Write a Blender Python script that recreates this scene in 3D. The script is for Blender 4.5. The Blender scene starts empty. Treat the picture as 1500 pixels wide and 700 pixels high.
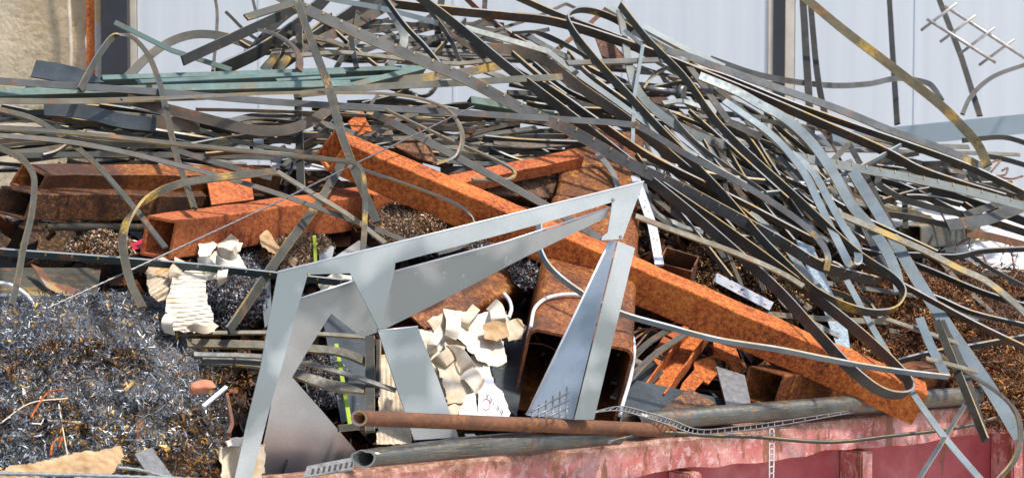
import bpy, bmesh, math, random
from mathutils import Vector, noise, Matrix
random.seed(11)
SC = bpy.context.scene
COL = SC.collection
rad = math.radians

# ------------------------------------------------------------------ camera
FPX = 2704.0
CAM = Vector((0, 0, 2.7)); PITCH = math.atan(150 / FPX)
RV = Vector((1, 0, 0)); FV = Vector((0, math.cos(PITCH), -math.sin(PITCH))); UV_ = Vector((0, math.sin(PITCH), math.cos(PITCH)))
cd = bpy.data.cameras.new('camera'); co = bpy.data.objects.new('camera', cd); COL.objects.link(co)
co.location = CAM; co.rotation_euler = (math.pi / 2 - PITCH, 0, 0)
cd.sensor_width = 36; cd.lens = FPX / 1500 * 36; cd.clip_end = 500; cd.clip_start = 0.1
cd.dof.use_dof = True; cd.dof.focus_distance = 5.7; cd.dof.aperture_fstop = 7.1
SC.camera = co

# ------------------------------------------------------------------ light
SUN_EL, SUN_AZ = rad(62), rad(118)          # azimuth clockwise from +Y
w = bpy.data.worlds.new('World'); SC.world = w; w.use_nodes = True
nt = w.node_tree; bg = nt.nodes['Background']
sky = nt.nodes.new('ShaderNodeTexSky'); sky.sky_type = 'NISHITA'; sky.sun_disc = False
sky.sun_elevation = SUN_EL; sky.sun_rotation = SUN_AZ; sky.air_density = 1.0; sky.dust_density = 2.0
nt.links.new(sky.outputs[0], bg.inputs[0]); bg.inputs[1].default_value = 0.15
sl = bpy.data.lights.new('sun', 'SUN'); sl.energy = 3.4; sl.angle = rad(4); sl.color = (1, .935, .84)
so = bpy.data.objects.new('sun', sl); COL.objects.link(so)
sd = Vector((math.sin(SUN_AZ) * math.cos(SUN_EL), math.cos(SUN_AZ) * math.cos(SUN_EL), math.sin(SUN_EL)))
so.rotation_euler = sd.to_track_quat('Z', 'Y').to_euler()
SC.view_settings.view_transform = 'Standard'; SC.view_settings.look = 'None'
SC.view_settings.exposure = 0.46; SC.view_settings.gamma = 1

# ------------------------------------------------------------------ geometry of the place
def ray(px, py): return RV * ((px - 750) / FPX) - UV_ * ((py - 350) / FPX) + FV
def P(px, py, d): return CAM + ray(px, py) * d
RIMZ = 1.8
def on_z(px, py, z):
    r = ray(px, py); return CAM + r * ((z - CAM.z) / r.z)
E0 = on_z(480, 697, RIMZ); E1 = on_z(1500, 584, RIMZ)
U = (E1 - E0); U.z = 0; U.normalize(); V = Vector((-U.y, U.x, 0))        # V points into the skip
SLOPE = rad(36)
HN = U.cross(V * math.cos(SLOPE) + Vector((0, 0, 1)) * math.sin(SLOPE)).normalized()   # normal of the heap's face
def D(px, py):
    r = ray(px, py); return (E0 - CAM).dot(HN) / r.dot(HN)
def Q(px, py, o=0.0): return P(px, py, D(px, py) + o)
def camv(v): return (RV * v[0] + UV_ * v[1] + FV * v[2]).normalized()

# ------------------------------------------------------------------ materials
def newmat(name):
    m = bpy.data.materials.new(name); m.use_nodes = True
    n = m.node_tree.nodes; return m, n, m.node_tree.links, n['Principled BSDF']
class G:
    def __init__(s, name):
        s.m, s.n, s.l, s.b = newmat(name); s.tc = s.n.new('ShaderNodeTexCoord')
        s.oi = s.n.new('ShaderNodeObjectInfo')
    def coord(s, k=1, kind='Object', scale=None, rnd=True):
        mp = s.n.new('ShaderNodeMapping'); s.l.new(s.tc.outputs[kind], mp.inputs[0])
        mp.inputs['Scale'].default_value = scale or (k, k, k)
        if rnd:
            mul = s.n.new('ShaderNodeMath'); mul.operation = 'MULTIPLY'; mul.inputs[1].default_value = 37
            s.l.new(s.oi.outputs['Random'], mul.inputs[0]); s.l.new(mul.outputs[0], mp.inputs['Location'])
        return mp.outputs[0]
    def noise(s, vec, scale, detail=4, rough=.6, dist=0):
        t = s.n.new('ShaderNodeTexNoise'); s.l.new(vec, t.inputs['Vector']); t.inputs['Scale'].default_value = scale
        t.inputs['Detail'].default_value = detail; t.inputs['Roughness'].default_value = rough; t.inputs['Distortion'].default_value = dist
        return t.outputs['Fac']
    def ramp(s, fac, stops, const=False):
        r = s.n.new('ShaderNodeValToRGB'); s.l.new(fac, r.inputs[0]); e = r.color_ramp.elements
        if const: r.color_ramp.interpolation = 'CONSTANT'
        while len(e) < len(stops): e.new(.5)
        for el, (p, c) in zip(e, stops):
            el.position = p; el.color = (c, c, c, 1) if isinstance(c, (int, float)) else (*c, 1)
        return r.outputs[0]
    def mix(s, fac, a, b, mode='MIX'):
        x = s.n.new('ShaderNodeMix'); x.data_type = 'RGBA'; x.blend_type = mode
        for sock, v in ((x.inputs['Factor'], fac), (x.inputs['A'], a), (x.inputs['B'], b)):
            if isinstance(v, (int, float)): sock.default_value = v
            elif isinstance(v, tuple): sock.default_value = (*v, 1)
            else: s.l.new(v, sock)
        return x.outputs['Result']
    def math(s, op, a, b=0.0):
        x = s.n.new('ShaderNodeMath'); x.operation = op; x.use_clamp = False
        for i, v in enumerate((a, b)):
            if isinstance(v, (int, float)): x.inputs[i].default_value = v
            else: s.l.new(v, x.inputs[i])
        return x.outputs[0]
    def out(s, color, rough=.5, metal=0.0, bump=None, bstr=.3, bdist=.003, spec=None):
        for k, v in (('Base Color', color), ('Roughness', rough), ('Metallic', metal)):
            if isinstance(v, (int, float)): s.b.inputs[k].default_value = v
            elif isinstance(v, tuple): s.b.inputs[k].default_value = (*v, 1)
            else: s.l.new(v, s.b.inputs[k])
        if spec is not None: s.b.inputs['Specular IOR Level'].default_value = spec
        if bump is not None:
            bn = s.n.new('ShaderNodeBump'); bn.inputs['Strength'].default_value = bstr; bn.inputs['Distance'].default_value = bdist
            s.l.new(bump, bn.inputs['Height']); s.l.new(bn.outputs[0], s.b.inputs['Normal'])
        return s.m

YEL = (.50, .31, .035)
def steel(name, base, yellow=.3, rust=.2, edge=.5, rough=.42, metal=.55, var=.45):
    rough += .14; metal *= .7
    g = G(name); c = g.coord()
    n1 = g.noise(c, 9, 5); n2 = g.noise(c, 55, 4)
    lo = tuple(b * (1 - var) for b in base); hi = tuple(min(1, b * (1 + var)) for b in base)
    col = g.ramp(n1, [(.3, lo), (.7, hi)])
    uvc = g.coord(kind='UV', scale=(2.2, 60, 1))                                   # streaks along the bar
    st = g.noise(uvc, 3, 4, .7)
    col = g.mix(g.ramp(st, [(.45, 0), (.8, .55)]), col, tuple(min(1, b * 1.8 + .03) for b in base))
    tint = g.mix(g.oi.outputs['Random'], (.84, .95, .98), (1.06, 1.02, .88)); col = g.mix(1, col, tint, 'MULTIPLY')
    ru = g.noise(c, 14, 6, .7); rm = g.ramp(ru, [(.62 - .22 * rust, 0), (.74 - .2 * rust, 1)])
    col = g.mix(g.math('MULTIPLY', rm, .75), col, g.ramp(n2, [(.35, (.09, .035, .015)), (.7, (.30, .12, .035))]))
    ym = g.ramp(g.noise(g.coord(kind='UV', scale=(6, 25, 1)), 2.5, 5, .75), [(.70 - .25 * yellow, 0), (.75 - .25 * yellow, 1)])
    sep = g.n.new('ShaderNodeSeparateXYZ'); g.l.new(g.tc.outputs['UV'], sep.inputs[0])
    ev = g.math('ABSOLUTE', g.math('SUBTRACT', sep.outputs[2] if False else sep.outputs[1], .5))
    em = g.ramp(g.math('ADD', ev, g.math('MULTIPLY', g.noise(c, 22, 3), .14)), [(.50, 0), (.56, 1)])
    on = g.ramp(g.noise(c, 6, 3), [(.62 - .2 * edge, 0), (.68 - .2 * edge, 1)])
    em = g.math('MULTIPLY', em, on)
    at = g.n.new('ShaderNodeAttribute'); at.attribute_name = 'paint'
    pm = g.ramp(g.math('ADD', at.outputs['Fac'], g.math('SUBTRACT', g.math('MULTIPLY', g.noise(g.coord(kind='UV', scale=(12, 2.2, 1)), 4, 5, .75), 1.5), .75)), [(.66, 0), (.86, .8)])
    ym = g.math('MAXIMUM', ym, pm)
    yy = g.math('MAXIMUM', g.math('MAXIMUM', g.math('MULTIPLY', ym, min(.8, yellow * 2)), pm), g.math('MULTIPLY', em, .7))
    col = g.mix(yy, col, g.ramp(n2, [(.3, (.34, .19, .03)), (.6, YEL), (.8, (.58, .38, .06))]))
    worn = g.ramp(ev, [(.480, 0), (.4815, .75)])  # bare worn edges, painted brighter still as edge highlights
    col = g.mix(g.math('MULTIPLY', worn, g.math('SUBTRACT', 1, yy)), col, tuple(min(.6, b * 1.4 + c_) for b, c_ in zip(base, (.25, .26, .27))))
    inv = g.math('SUBTRACT', 1, g.math('MAXIMUM', yy, rm))
    rg = g.ramp(n2, [(.2, rough - .1), (.8, rough + .2)])
    return g.out(col, rg, g.math('MULTIPLY', inv, metal), n2, .25, .002)
def rust(name, stops, rough=.85, streak=0, bump=.6, fine=70, metal=0.0, scale=6):
    g = G(name); c = g.coord()
    n1 = g.noise(c, scale, 6, .7, .3); n2 = g.noise(c, fine, 5, .7)
    n3 = g.noise(c, fine * 2.6, 4, .8)
    f = g.math('ADD', g.math('ADD', g.math('MULTIPLY', n1, .5), g.math('MULTIPLY', n2, .75)), g.math('MULTIPLY', n3, .35))
    f = g.math('ADD', g.math('MULTIPLY', g.math('SUBTRACT', f, .79), 1.25), .54)
    col = g.ramp(f, stops)
    sp_ = g.noise(c, fine * 1.6, 3, .6); col = g.mix(g.ramp(sp_, [(.56, 0), (.64, .55)]), col, g.mix(.5, stops[-1][1], (.62, .30, .05)))
    if streak:
        s1 = g.noise(g.coord(kind='UV', scale=(14, 2.2, 1)), 2.0, 6, .75, .5)
        col = g.mix(g.ramp(s1, [(.54, 0), (.70, streak)]), col, (.62, .30, .05))
        s2 = g.noise(g.coord(scale=(1, 1, 1)), 3.0, 3)
        col = g.mix(g.ramp(s2, [(.5, 0), (.62, .8)]), col, (.035, .02, .015))
    return g.out(col, rough, metal, n2, bump, .004)

M = {}
M['mill'] = steel('mill_scale_steel', (.066, .065, .063), .22, .25, .55, .36)
M['brown'] = steel('brown_steel', (.085, .068, .058), .25, .45, .6, .45)
M['grey'] = steel('grey_steel', (.092, .094, .102), .22, .25, .9, .38)
M['light'] = steel('pale_steel', (.20, .225, .245), .2, .12, .95, .36, .5, .25)
M['olive'] = steel('olive_steel', (.062, .060, .052), .3, .3, .9, .42)
M['yellow'] = steel('yellowed_steel', (.125, .120, .108), .42, .3, 1.1, .45, .35)
M['ochre'] = steel('ochre_stained_steel', (.10, .085, .055), .55, .4, 1.1, .45)
M['soot'] = steel('blackened_steel', (.030, .029, .028), .12, .15, .4, .5, .3)
M['teal'] = steel('dark_teal_steel', (.035, .055, .065), .12, .15, .35, .34)
M['rustbar'] = steel('rusty_bar_steel', (.13, .055, .035), .1, .9, .2, .6, .2)
M['green'] = steel('green_paint', (.085, .145, .140), .4, .30, .4, .5, .05, .35)
M['rust'] = rust('orange_rust', [(.30, (.08, .016, .006)), (.42, (.24, .046, .010)), (.54, (.42, .092, .016)), (.70, (.60, .19, .03)), (.86, (.66, .30, .07))])
M['redrust'] = rust('red_rust', [(.3, (.09, .020, .010)), (.48, (.33, .070, .022)), (.7, (.52, .16, .045))], scale=4)
M['darkrust'] = rust('dark_streaked_rust', [(.32, (.05, .018, .010)), (.52, (.18, .050, .018)), (.72, (.36, .125, .03))], .5, .9, .3, metal=.15)
M['brownrust'] = rust('brown_streaked_rust', [(.3, (.04, .014, .008)), (.5, (.13, .042, .016)), (.7, (.28, .10, .028))], .5, .85, .3, metal=.15)
M['sootrust'] = rust('sooty_rust', [(.3, (.018, .012, .010)), (.5, (.06, .028, .018)), (.72, (.22, .075, .025))], .6, .35, .3, metal=.2)
def galv():
    g = G('galvanised_sheet'); c = g.coord(rnd=False)
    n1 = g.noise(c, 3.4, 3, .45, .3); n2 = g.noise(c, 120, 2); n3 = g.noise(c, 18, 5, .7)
    col = g.ramp(n1, [(.43, (.29, .325, .33)), (.52, (.53, .555, .55)), (.66, (.67, .685, .67))])  # dark blotches imitate reflections, painted into the sheet's colour
    col = g.mix(g.ramp(n3, [(.63, 0), (.72, .5)]), col, (.74, .78, .80))
    col = g.mix(g.ramp(n2, [(.35, .15), (.7, 0)]), col, (.3, .33, .36))
    return g.out(col, g.ramp(n1, [(.3, .22), (.7, .36)]), .68, g.noise(c, 1.6, 2, .4), .5, .03)
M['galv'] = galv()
def speckled():
    g = G('perforated_zinc'); c = g.coord()
    vo = g.n.new('ShaderNodeTexVoronoi'); vo.feature = 'F1'
    mp = g.coord(kind='UV', scale=(30, 3, 1), rnd=False); g.l.new(mp, vo.inputs['Vector']); vo.inputs['Scale'].default_value = 1.0
    n3 = g.noise(c, 30, 4)
    col = g.ramp(n3, [(.3, (.62, .64, .70)), (.7, (.84, .85, .90))])
    col = g.mix(g.ramp(vo.outputs['Distance'], [(.16, 1), (.24, 0)]), col, (.42, .17, .02))
    return g.out(col, .4, .35)
M['zinc'] = speckled()

def mottled():
    g = G('spangled_zinc'); c = g.coord()
    vo = g.n.new('ShaderNodeTexVoronoi'); g.l.new(c, vo.inputs['Vector']); vo.inputs['Scale'].default_value = 90
    col = g.mix(vo.outputs['Distance'], (.22, .30, .36), (.50, .58, .64))
    return g.out(col, .4, .5)
M['spangle'] = mottled()
def blackplate():
    g = G('scratched_dark_sheet'); c = g.coord()
    n1 = g.noise(c, 7, 5); n2 = g.noise(g.coord(scale=(20, 20, 120)), 2, 5, .7)
    col = g.ramp(n1, [(.3, (.025, .032, .037)), (.7, (.085, .10, .11))])
    col = g.mix(g.ramp(n2, [(.62, 0), (.72, .6)]), col, (.36, .38, .40))
    return g.out(col, .38, .5, n1, .2)
M['sheet'] = blackplate()
def red_paint():
    g = G('worn_red_paint'); c = g.coord(rnd=False)
    n1 = g.noise(c, 5, 6, .65, .4); n2 = g.noise(c, 34, 6, .7, .4); n3 = g.noise(g.coord(scale=(1, 1, .25), rnd=False), 14, 5, .7)
    col = g.ramp(n1, [(.32, (.34, .07, .06)), (.48, (.52, .16, .14)), (.62, (.64, .31, .28))])
    col = g.mix(g.ramp(n2, [(.53, 0), (.58, .75)]), col, (.68, .44, .42))
    col = g.mix(g.ramp(n3, [(.54, 0), (.58, .85)]), col, (.24, .085, .035))
    col = g.mix(g.ramp(g.noise(c, 60, 5, .8), [(.62, 0), (.65, .8)]), col, (.30, .13, .07))
    # rust gathers on the flat top where paint is scraped off
    ge = g.n.new('ShaderNodeNewGeometry'); sp = g.n.new('ShaderNodeSeparateXYZ'); g.l.new(ge.outputs['True Normal'], sp.inputs[0])
    top = g.ramp(g.math('ADD', sp.outputs[2], g.math('MULTIPLY', n2, .5)), [(.70, 0), (1.0, .95)])
    col = g.mix(top, col, g.ramp(n2, [(.35, (.16, .06, .03)), (.6, (.42, .22, .15)), (.8, (.55, .42, .38))]))
    sz = g.n.new('ShaderNodeSeparateXYZ'); g.l.new(ge.outputs['Position'], sz.inputs[0])
    hz = g.math('ADD', sz.outputs[2], g.math('MULTIPLY', g.noise(g.coord(scale=(1, 1, .5), rnd=False), 9, 5, .7), .09))
    hm = g.n.new('ShaderNodeMapRange'); g.l.new(hz, hm.inputs[0]); hm.inputs[1].default_value = 1.805; hm.inputs[2].default_value = 1.835
    hm.inputs[4].default_value = .85
    col = g.mix(hm.outputs[0], col, g.ramp(g.noise(c, 40, 5, .75), [(.35, (.14, .06, .035)), (.52, (.34, .17, .11)), (.68, (.58, .44, .38))]))
    scr = g.noise(g.coord(scale=(6, 6, 60), rnd=False), 3, 3, .8)
    col = g.mix(g.ramp(scr, [(.66, 0), (.70, .6)]), col, (.66, .52, .48))
    return g.out(col, g.ramp(n2, [(.3, .38), (.7, .7)]), 0, n2, .6, .006)
M['red'] = red_paint()
def shaded_panel_paint():
    g = G('shaded_panel_red'); c = g.coord(rnd=False)
    n1 = g.noise(c, 4, 5, .6); n2 = g.noise(c, 40, 6, .75)
    col = g.ramp(n1, [(.35, (.33, .045, .055)), (.55, (.46, .09, .10)), (.7, (.56, .21, .21))])  # recess shade painted in: deeper red than on rim and ribs
    col = g.mix(g.ramp(g.noise(g.coord(scale=(1, 1, .12), rnd=False), 16, 4, .7), [(.60, 0), (.64, .8)]), col, (.22, .08, .035))
    col = g.mix(g.ramp(n2, [(.62, 0), (.66, .7)]), col, (.25, .09, .05))
    return g.out(col, .5, 0, n2, .4, .003)
M['redpanel'] = shaded_panel_paint()
def cardboard(name, a, b, stain=(.45, .25, .06)):
    g = G(name); c = g.coord()
    n1 = g.noise(c, 9, 5); wv = g.n.new('ShaderNodeTexWave'); wv.bands_direction = 'X'
    g.l.new(g.coord(kind='UV', rnd=False), wv.inputs[0]); wv.inputs['Scale'].default_value = 6; wv.inputs['Distortion'].default_value = 1.0
    col = g.ramp(g.noise(c, 30, 5), [(.3, a), (.7, b)])
    col = g.mix(g.ramp(n1, [(.56, 0), (.70, .85)]), col, stain)
    return g.out(col, .9, 0)
M['card'] = cardboard('crumpled_cardboard', (.44, .35, .24), (.66, .57, .44))
M['cardwhite'] = cardboard('white_cardboard', (.58, .52, .42), (.76, .70, .60), (.44, .30, .15))
M['cardorange'] = cardboard('stained_cardboard', (.30, .16, .06), (.52, .38, .22), (.12, .06, .03))
def plain(name, col, rough=.6, metal=0, nscale=20, var=.25, bump=.2):
    g = G(name); n = g.noise(g.coord(), nscale, 5)
    c = g.ramp(n, [(.3, tuple(x * (1 - var) for x in col)), (.7, tuple(min(1, x * (1 + var)) for x in col))])
    return g.out(c, rough, metal, n, bump)
M['plastic'] = plain('white_plastic', (.70, .71, .74), .35, 0, 8, .1, 0)
M['neon'] = plain('lime_paint', (.30, .42, .03), .5)
M['redplastic'] = plain('red_plastic', (.5, .02, .04), .3)
M['lip'] = plain('bright_cut_edge', (.74, .76, .79), .35, .3, 30, .1, 0)
M['dull'] = plain('dull_steel', (.20, .20, .20), .42, .6, 60, .3, .2)
M['pipe'] = steel('pipe_steel', (.13, .125, .118), .5, .35, 0, .18, .9)
M['black'] = plain('black_rubber', (.02, .02, .022), .45)
M['brick'] = plain('brick_piece', (.52, .20, .11), .9, 0, 40)
M['wood'] = plain('pale_plank', (.66, .56, .42), .8, 0, 14)
M['concreteg'] = plain('yard_concrete', (.40, .38, .35), .9, 0, 3, .2)
M['railpaint'] = plain('grey_green_paint', (.42, .52, .55), .5, 0, 6, .08, .05)
M['columnmat'] = plain('black_column_paint', (.028, .030, .035), .5, 0, 5, .3)
M['jamb'] = plain('cream_trim', (.62, .56, .46), .6, 0, 7, .15)
M['whitebag'] = plain('white_sheeting', (.70, .72, .76), .55, 0, 5, .12)
M['foam'] = plain('yellowed_foam', (.66, .52, .26), .9, 0, 45, .35, .8)
M['darkfoam'] = plain('mottled_olive_foam', (.13, .12, .06), .9, 0, 60, .7, .8)
M['wirew'] = plain('pale_wire', (.52, .48, .44), .45, .4, 60, .3)
def swarf(name, stops, metal=.75, rough=.32, clump=1.3, cs=5):
    g = G(name); ge = g.n.new('ShaderNodeNewGeometry')
    cl = g.noise(g.coord(rnd=False), cs, 4, .6)
    f = g.math('ADD', g.math('MULTIPLY', ge.outputs['Random Per Island'], .72), g.math('MULTIPLY', g.math('SUBTRACT', cl, .42), clump))
    col = g.ramp(f, stops)
    return g.out(col, g.ramp(ge.outputs['Random Per Island'], [(0, rough - .1), (1, rough + .25)]), metal)
M['sw_silver'] = swarf('silver_swarf', [(0, (.02, .02, .022)), (.2, (.045, .05, .055)), (.45, (.17, .19, .215)), (.68, (.56, .62, .69)), (.78, (.22, .16, .10)), (.88, (.60, .32, .05)), (.96, (.28, .11, .02))], .7, .34, .95, 3.2)
M['sw_wool'] = swarf('grey_swarf', [(0, (.03, .03, .035)), (.4, (.12, .12, .13)), (.75, (.34, .35, .38)), (.92, (.55, .56, .6))], .6, .4)
M['sw_copper'] = swarf('coppery_swarf', [(0, (.04, .025, .018)), (.3, (.18, .10, .05)), (.5, (.46, .25, .09)), (.7, (.40, .36, .34)), (.9, (.66, .52, .36))], .6, .4)
M['sw_gold'] = swarf('golden_swarf', [(0, (.012, .008, .006)), (.35, (.045, .022, .010)), (.6, (.16, .07, .02)), (.78, (.34, .19, .06)), (.92, (.62, .46, .26))], .6, .35)
M['sw_rusty'] = swarf('rusty_swarf', [(0, (.02, .009, .006)), (.35, (.08, .028, .009)), (.62, (.26, .085, .018)), (.82, (.44, .20, .05)), (.95, (.60, .42, .22))], .35, .5)
M['sw_brown'] = swarf('brown_swarf', [(0, (.010, .008, .006)), (.4, (.05, .026, .012)), (.62, (.20, .09, .025)), (.78, (.46, .23, .04)), (.9, (.52, .50, .48))], .45, .45, .8)
M['sw_yellow'] = swarf('yellow_swarf', [(0, (.20, .08, .015)), (.4, (.52, .27, .05)), (.7, (.66, .46, .16)), (.9, (.72, .66, .52))], .3, .45)
M['debris'] = swarf('mixed_debris', [(0, (.012, .010, .009)), (.35, (.035, .028, .024)), (.55, (.10, .04, .02)), (.7, (.22, .075, .022)), (.82, (.12, .12, .13)), (.93, (.30, .30, .32))], .4, .5)
M['sw_under'] = rust('packed_fine_swarf', [(.3, (.02, .02, .022)), (.45, (.09, .095, .10)), (.6, (.22, .23, .25)), (.7, (.16, .12, .08))], .5, fine=160, metal=.4)
M['dirt'] = rust('dark_dirt', [(.3, (.008, .006, .005)), (.5, (.03, .018, .012)), (.72, (.10, .045, .02))], .9)
def cladding():
    g = G('corrugated_cladding_paint'); c = g.coord(rnd=False)
    n1 = g.noise(g.coord(scale=(1.5, 1, .15), rnd=False), 2.2, 5)
    wv = g.n.new('ShaderNodeTexWave'); wv.bands_direction = 'X'; g.l.new(c, wv.inputs[0]); wv.inputs['Scale'].default_value = 5
    col = g.ramp(n1, [(.3, (.62, .665, .69)), (.7, (.67, .71, .735))])
    col = g.mix(g.ramp(g.noise(c, 1.3, 6, .7), [(.64, 0), (.78, .4)]), col, (.5, .42, .32))
    return g.out(col, .5, 0, wv.outputs['Fac'], .08, .002)
M['cladding'] = cladding()
def stucco():
    g = G('weathered_concrete'); c = g.coord(rnd=False); n1 = g.noise(c, 2.5, 6, .65, .5); n2 = g.noise(c, 22, 6, .7)
    col = g.ramp(n1, [(.3, (.44, .33, .19)), (.5, (.64, .53, .36)), (.7, (.76, .67, .50))])
    col = g.mix(g.ramp(n2, [(.3, .6), (.5, 0)]), col, (.26, .20, .14))
    return g.out(col, .95, 0, n2, .9, .03)
M['stucco'] = stucco()

# ------------------------------------------------------------------ helpers
def link(name, bm_or_me, mat, parent=None, smooth=False):
    if isinstance(bm_or_me, bmesh.types.BMesh):
        me = bpy.data.meshes.new(name); bm_or_me.to_mesh(me); bm_or_me.free()
    else: me = bm_or_me
    me.materials.append(M[mat] if isinstance(mat, str) else mat)
    if smooth:
        for p in me.polygons: p.use_smooth = True
    o = bpy.data.objects.new(name, me); COL.objects.link(o); o.parent = parent
    return o
def tag(o, label=None, cat=None, group=None, kind=None):
    if label: o['label'] = label
    if cat: o['category'] = cat
    if group: o['group'] = group
    if kind: o['kind'] = kind
    return o
def empty(name, loc, label, cat, group=None):
    o = bpy.data.objects.new(name, None); COL.objects.link(o); o.location = loc; o.empty_display_size = .1
    tag(o, label, cat, group)
    return o
def keep(o, parent):                      # child built in world coordinates under an Empty
    o.parent = parent; o.matrix_parent_inverse = Matrix.Translation(-parent.location); return o
def catmull(pts, n=8):
    if len(pts) < 3: return list(pts)
    out = []
    for i in range(len(pts) - 1):
        p1, p2 = pts[i], pts[i + 1]
        p0 = pts[i - 1] if i else p1 * 2 - p2
        p3 = pts[i + 2] if i + 2 < len(pts) else p2 * 2 - p1
        d = [max((a - b).length, 1e-5) ** .5 for a, b in ((p0, p1), (p1, p2), (p2, p3))]
        t0, t1 = 0, d[0]; t2 = t1 + d[1]; t3 = t2 + d[2]
        for k in range(n):
            t = t1 + (t2 - t1) * k / n
            a1 = p0 * ((t1 - t) / (t1 - t0)) + p1 * ((t - t0) / (t1 - t0)); a2 = p1 * ((t2 - t) / (t2 - t1)) + p2 * ((t - t1) / (t2 - t1))
            a3 = p2 * ((t3 - t) / (t3 - t2)) + p3 * ((t - t2) / (t3 - t2))
            b1 = a1 * ((t2 - t) / (t2 - t0)) + a2 * ((t - t0) / (t2 - t0)); b2 = a2 * ((t3 - t) / (t3 - t1)) + a3 * ((t - t1) / (t3 - t1))
            out.append(b1 * ((t2 - t) / (t2 - t1)) + b2 * ((t - t1) / (t2 - t1)))
    out.append(pts[-1]); return out
def polyround(pts, r=.012):
    out = [pts[0]]
    for i in range(1, len(pts) - 1):
        a = (pts[i - 1] - pts[i]); b = (pts[i + 1] - pts[i]); ra = min(r, a.length * .4); rb = min(r, b.length * .4)
        out += [pts[i] + a.normalized() * ra, pts[i] * .6 + (pts[i] + a.normalized() * ra) * .2 + (pts[i] + b.normalized() * rb) * .2, pts[i] + b.normalized() * rb]
    out.append(pts[-1]); return out
def ribbon_bm(path, Ws, wid, th, bm=None):
    """flat bar: a rectangle wid x th swept along path; UV u = metres along, v = 0..1 across the wide faces"""
    bm = bm or bmesh.new(); uv = bm.loops.layers.uv.verify(); rings = []; L = 0; Ls = []
    for i, p in enumerate(path):
        T = (path[min(i + 1, len(path) - 1)] - path[max(i - 1, 0)]).normalized()
        if i: L += (p - path[i - 1]).length
        Ls.append(L); W = Ws[i] - T * Ws[i].dot(T)
        W = W.normalized() if W.length > 1e-4 else T.orthogonal().normalized()
        N = T.cross(W)
        rings.append([bm.verts.new(p + W * a * wid / 2 + N * b * th / 2) for a, b in ((-1, -1), (1, -1), (1, 1), (-1, 1))])
    vv = ((0.02, .98), (.98, 1.0), (.98, .02), (.02, 0.0))
    def face(vs, uvs):
        f = bm.faces.new(vs)
        for lo, u in zip(f.loops, uvs): lo[uv].uv = u
    for i in range(len(path) - 1):
        for k in range(4):
            a, b = rings[i], rings[i + 1]; k2 = (k + 1) % 4; v0, v1 = vv[k]
            face((a[k], a[k2], b[k2], b[k]), ((Ls[i], v0), (Ls[i], v1), (Ls[i + 1], v1), (Ls[i + 1], v0)))
    for r, l in ((rings[0][::-1], 0), (rings[-1], L)):
        face(r, ((l, 0), (l, 1), (l + .01, 1), (l + .01, 0)))
    return bm
STRIPS = []
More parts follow.
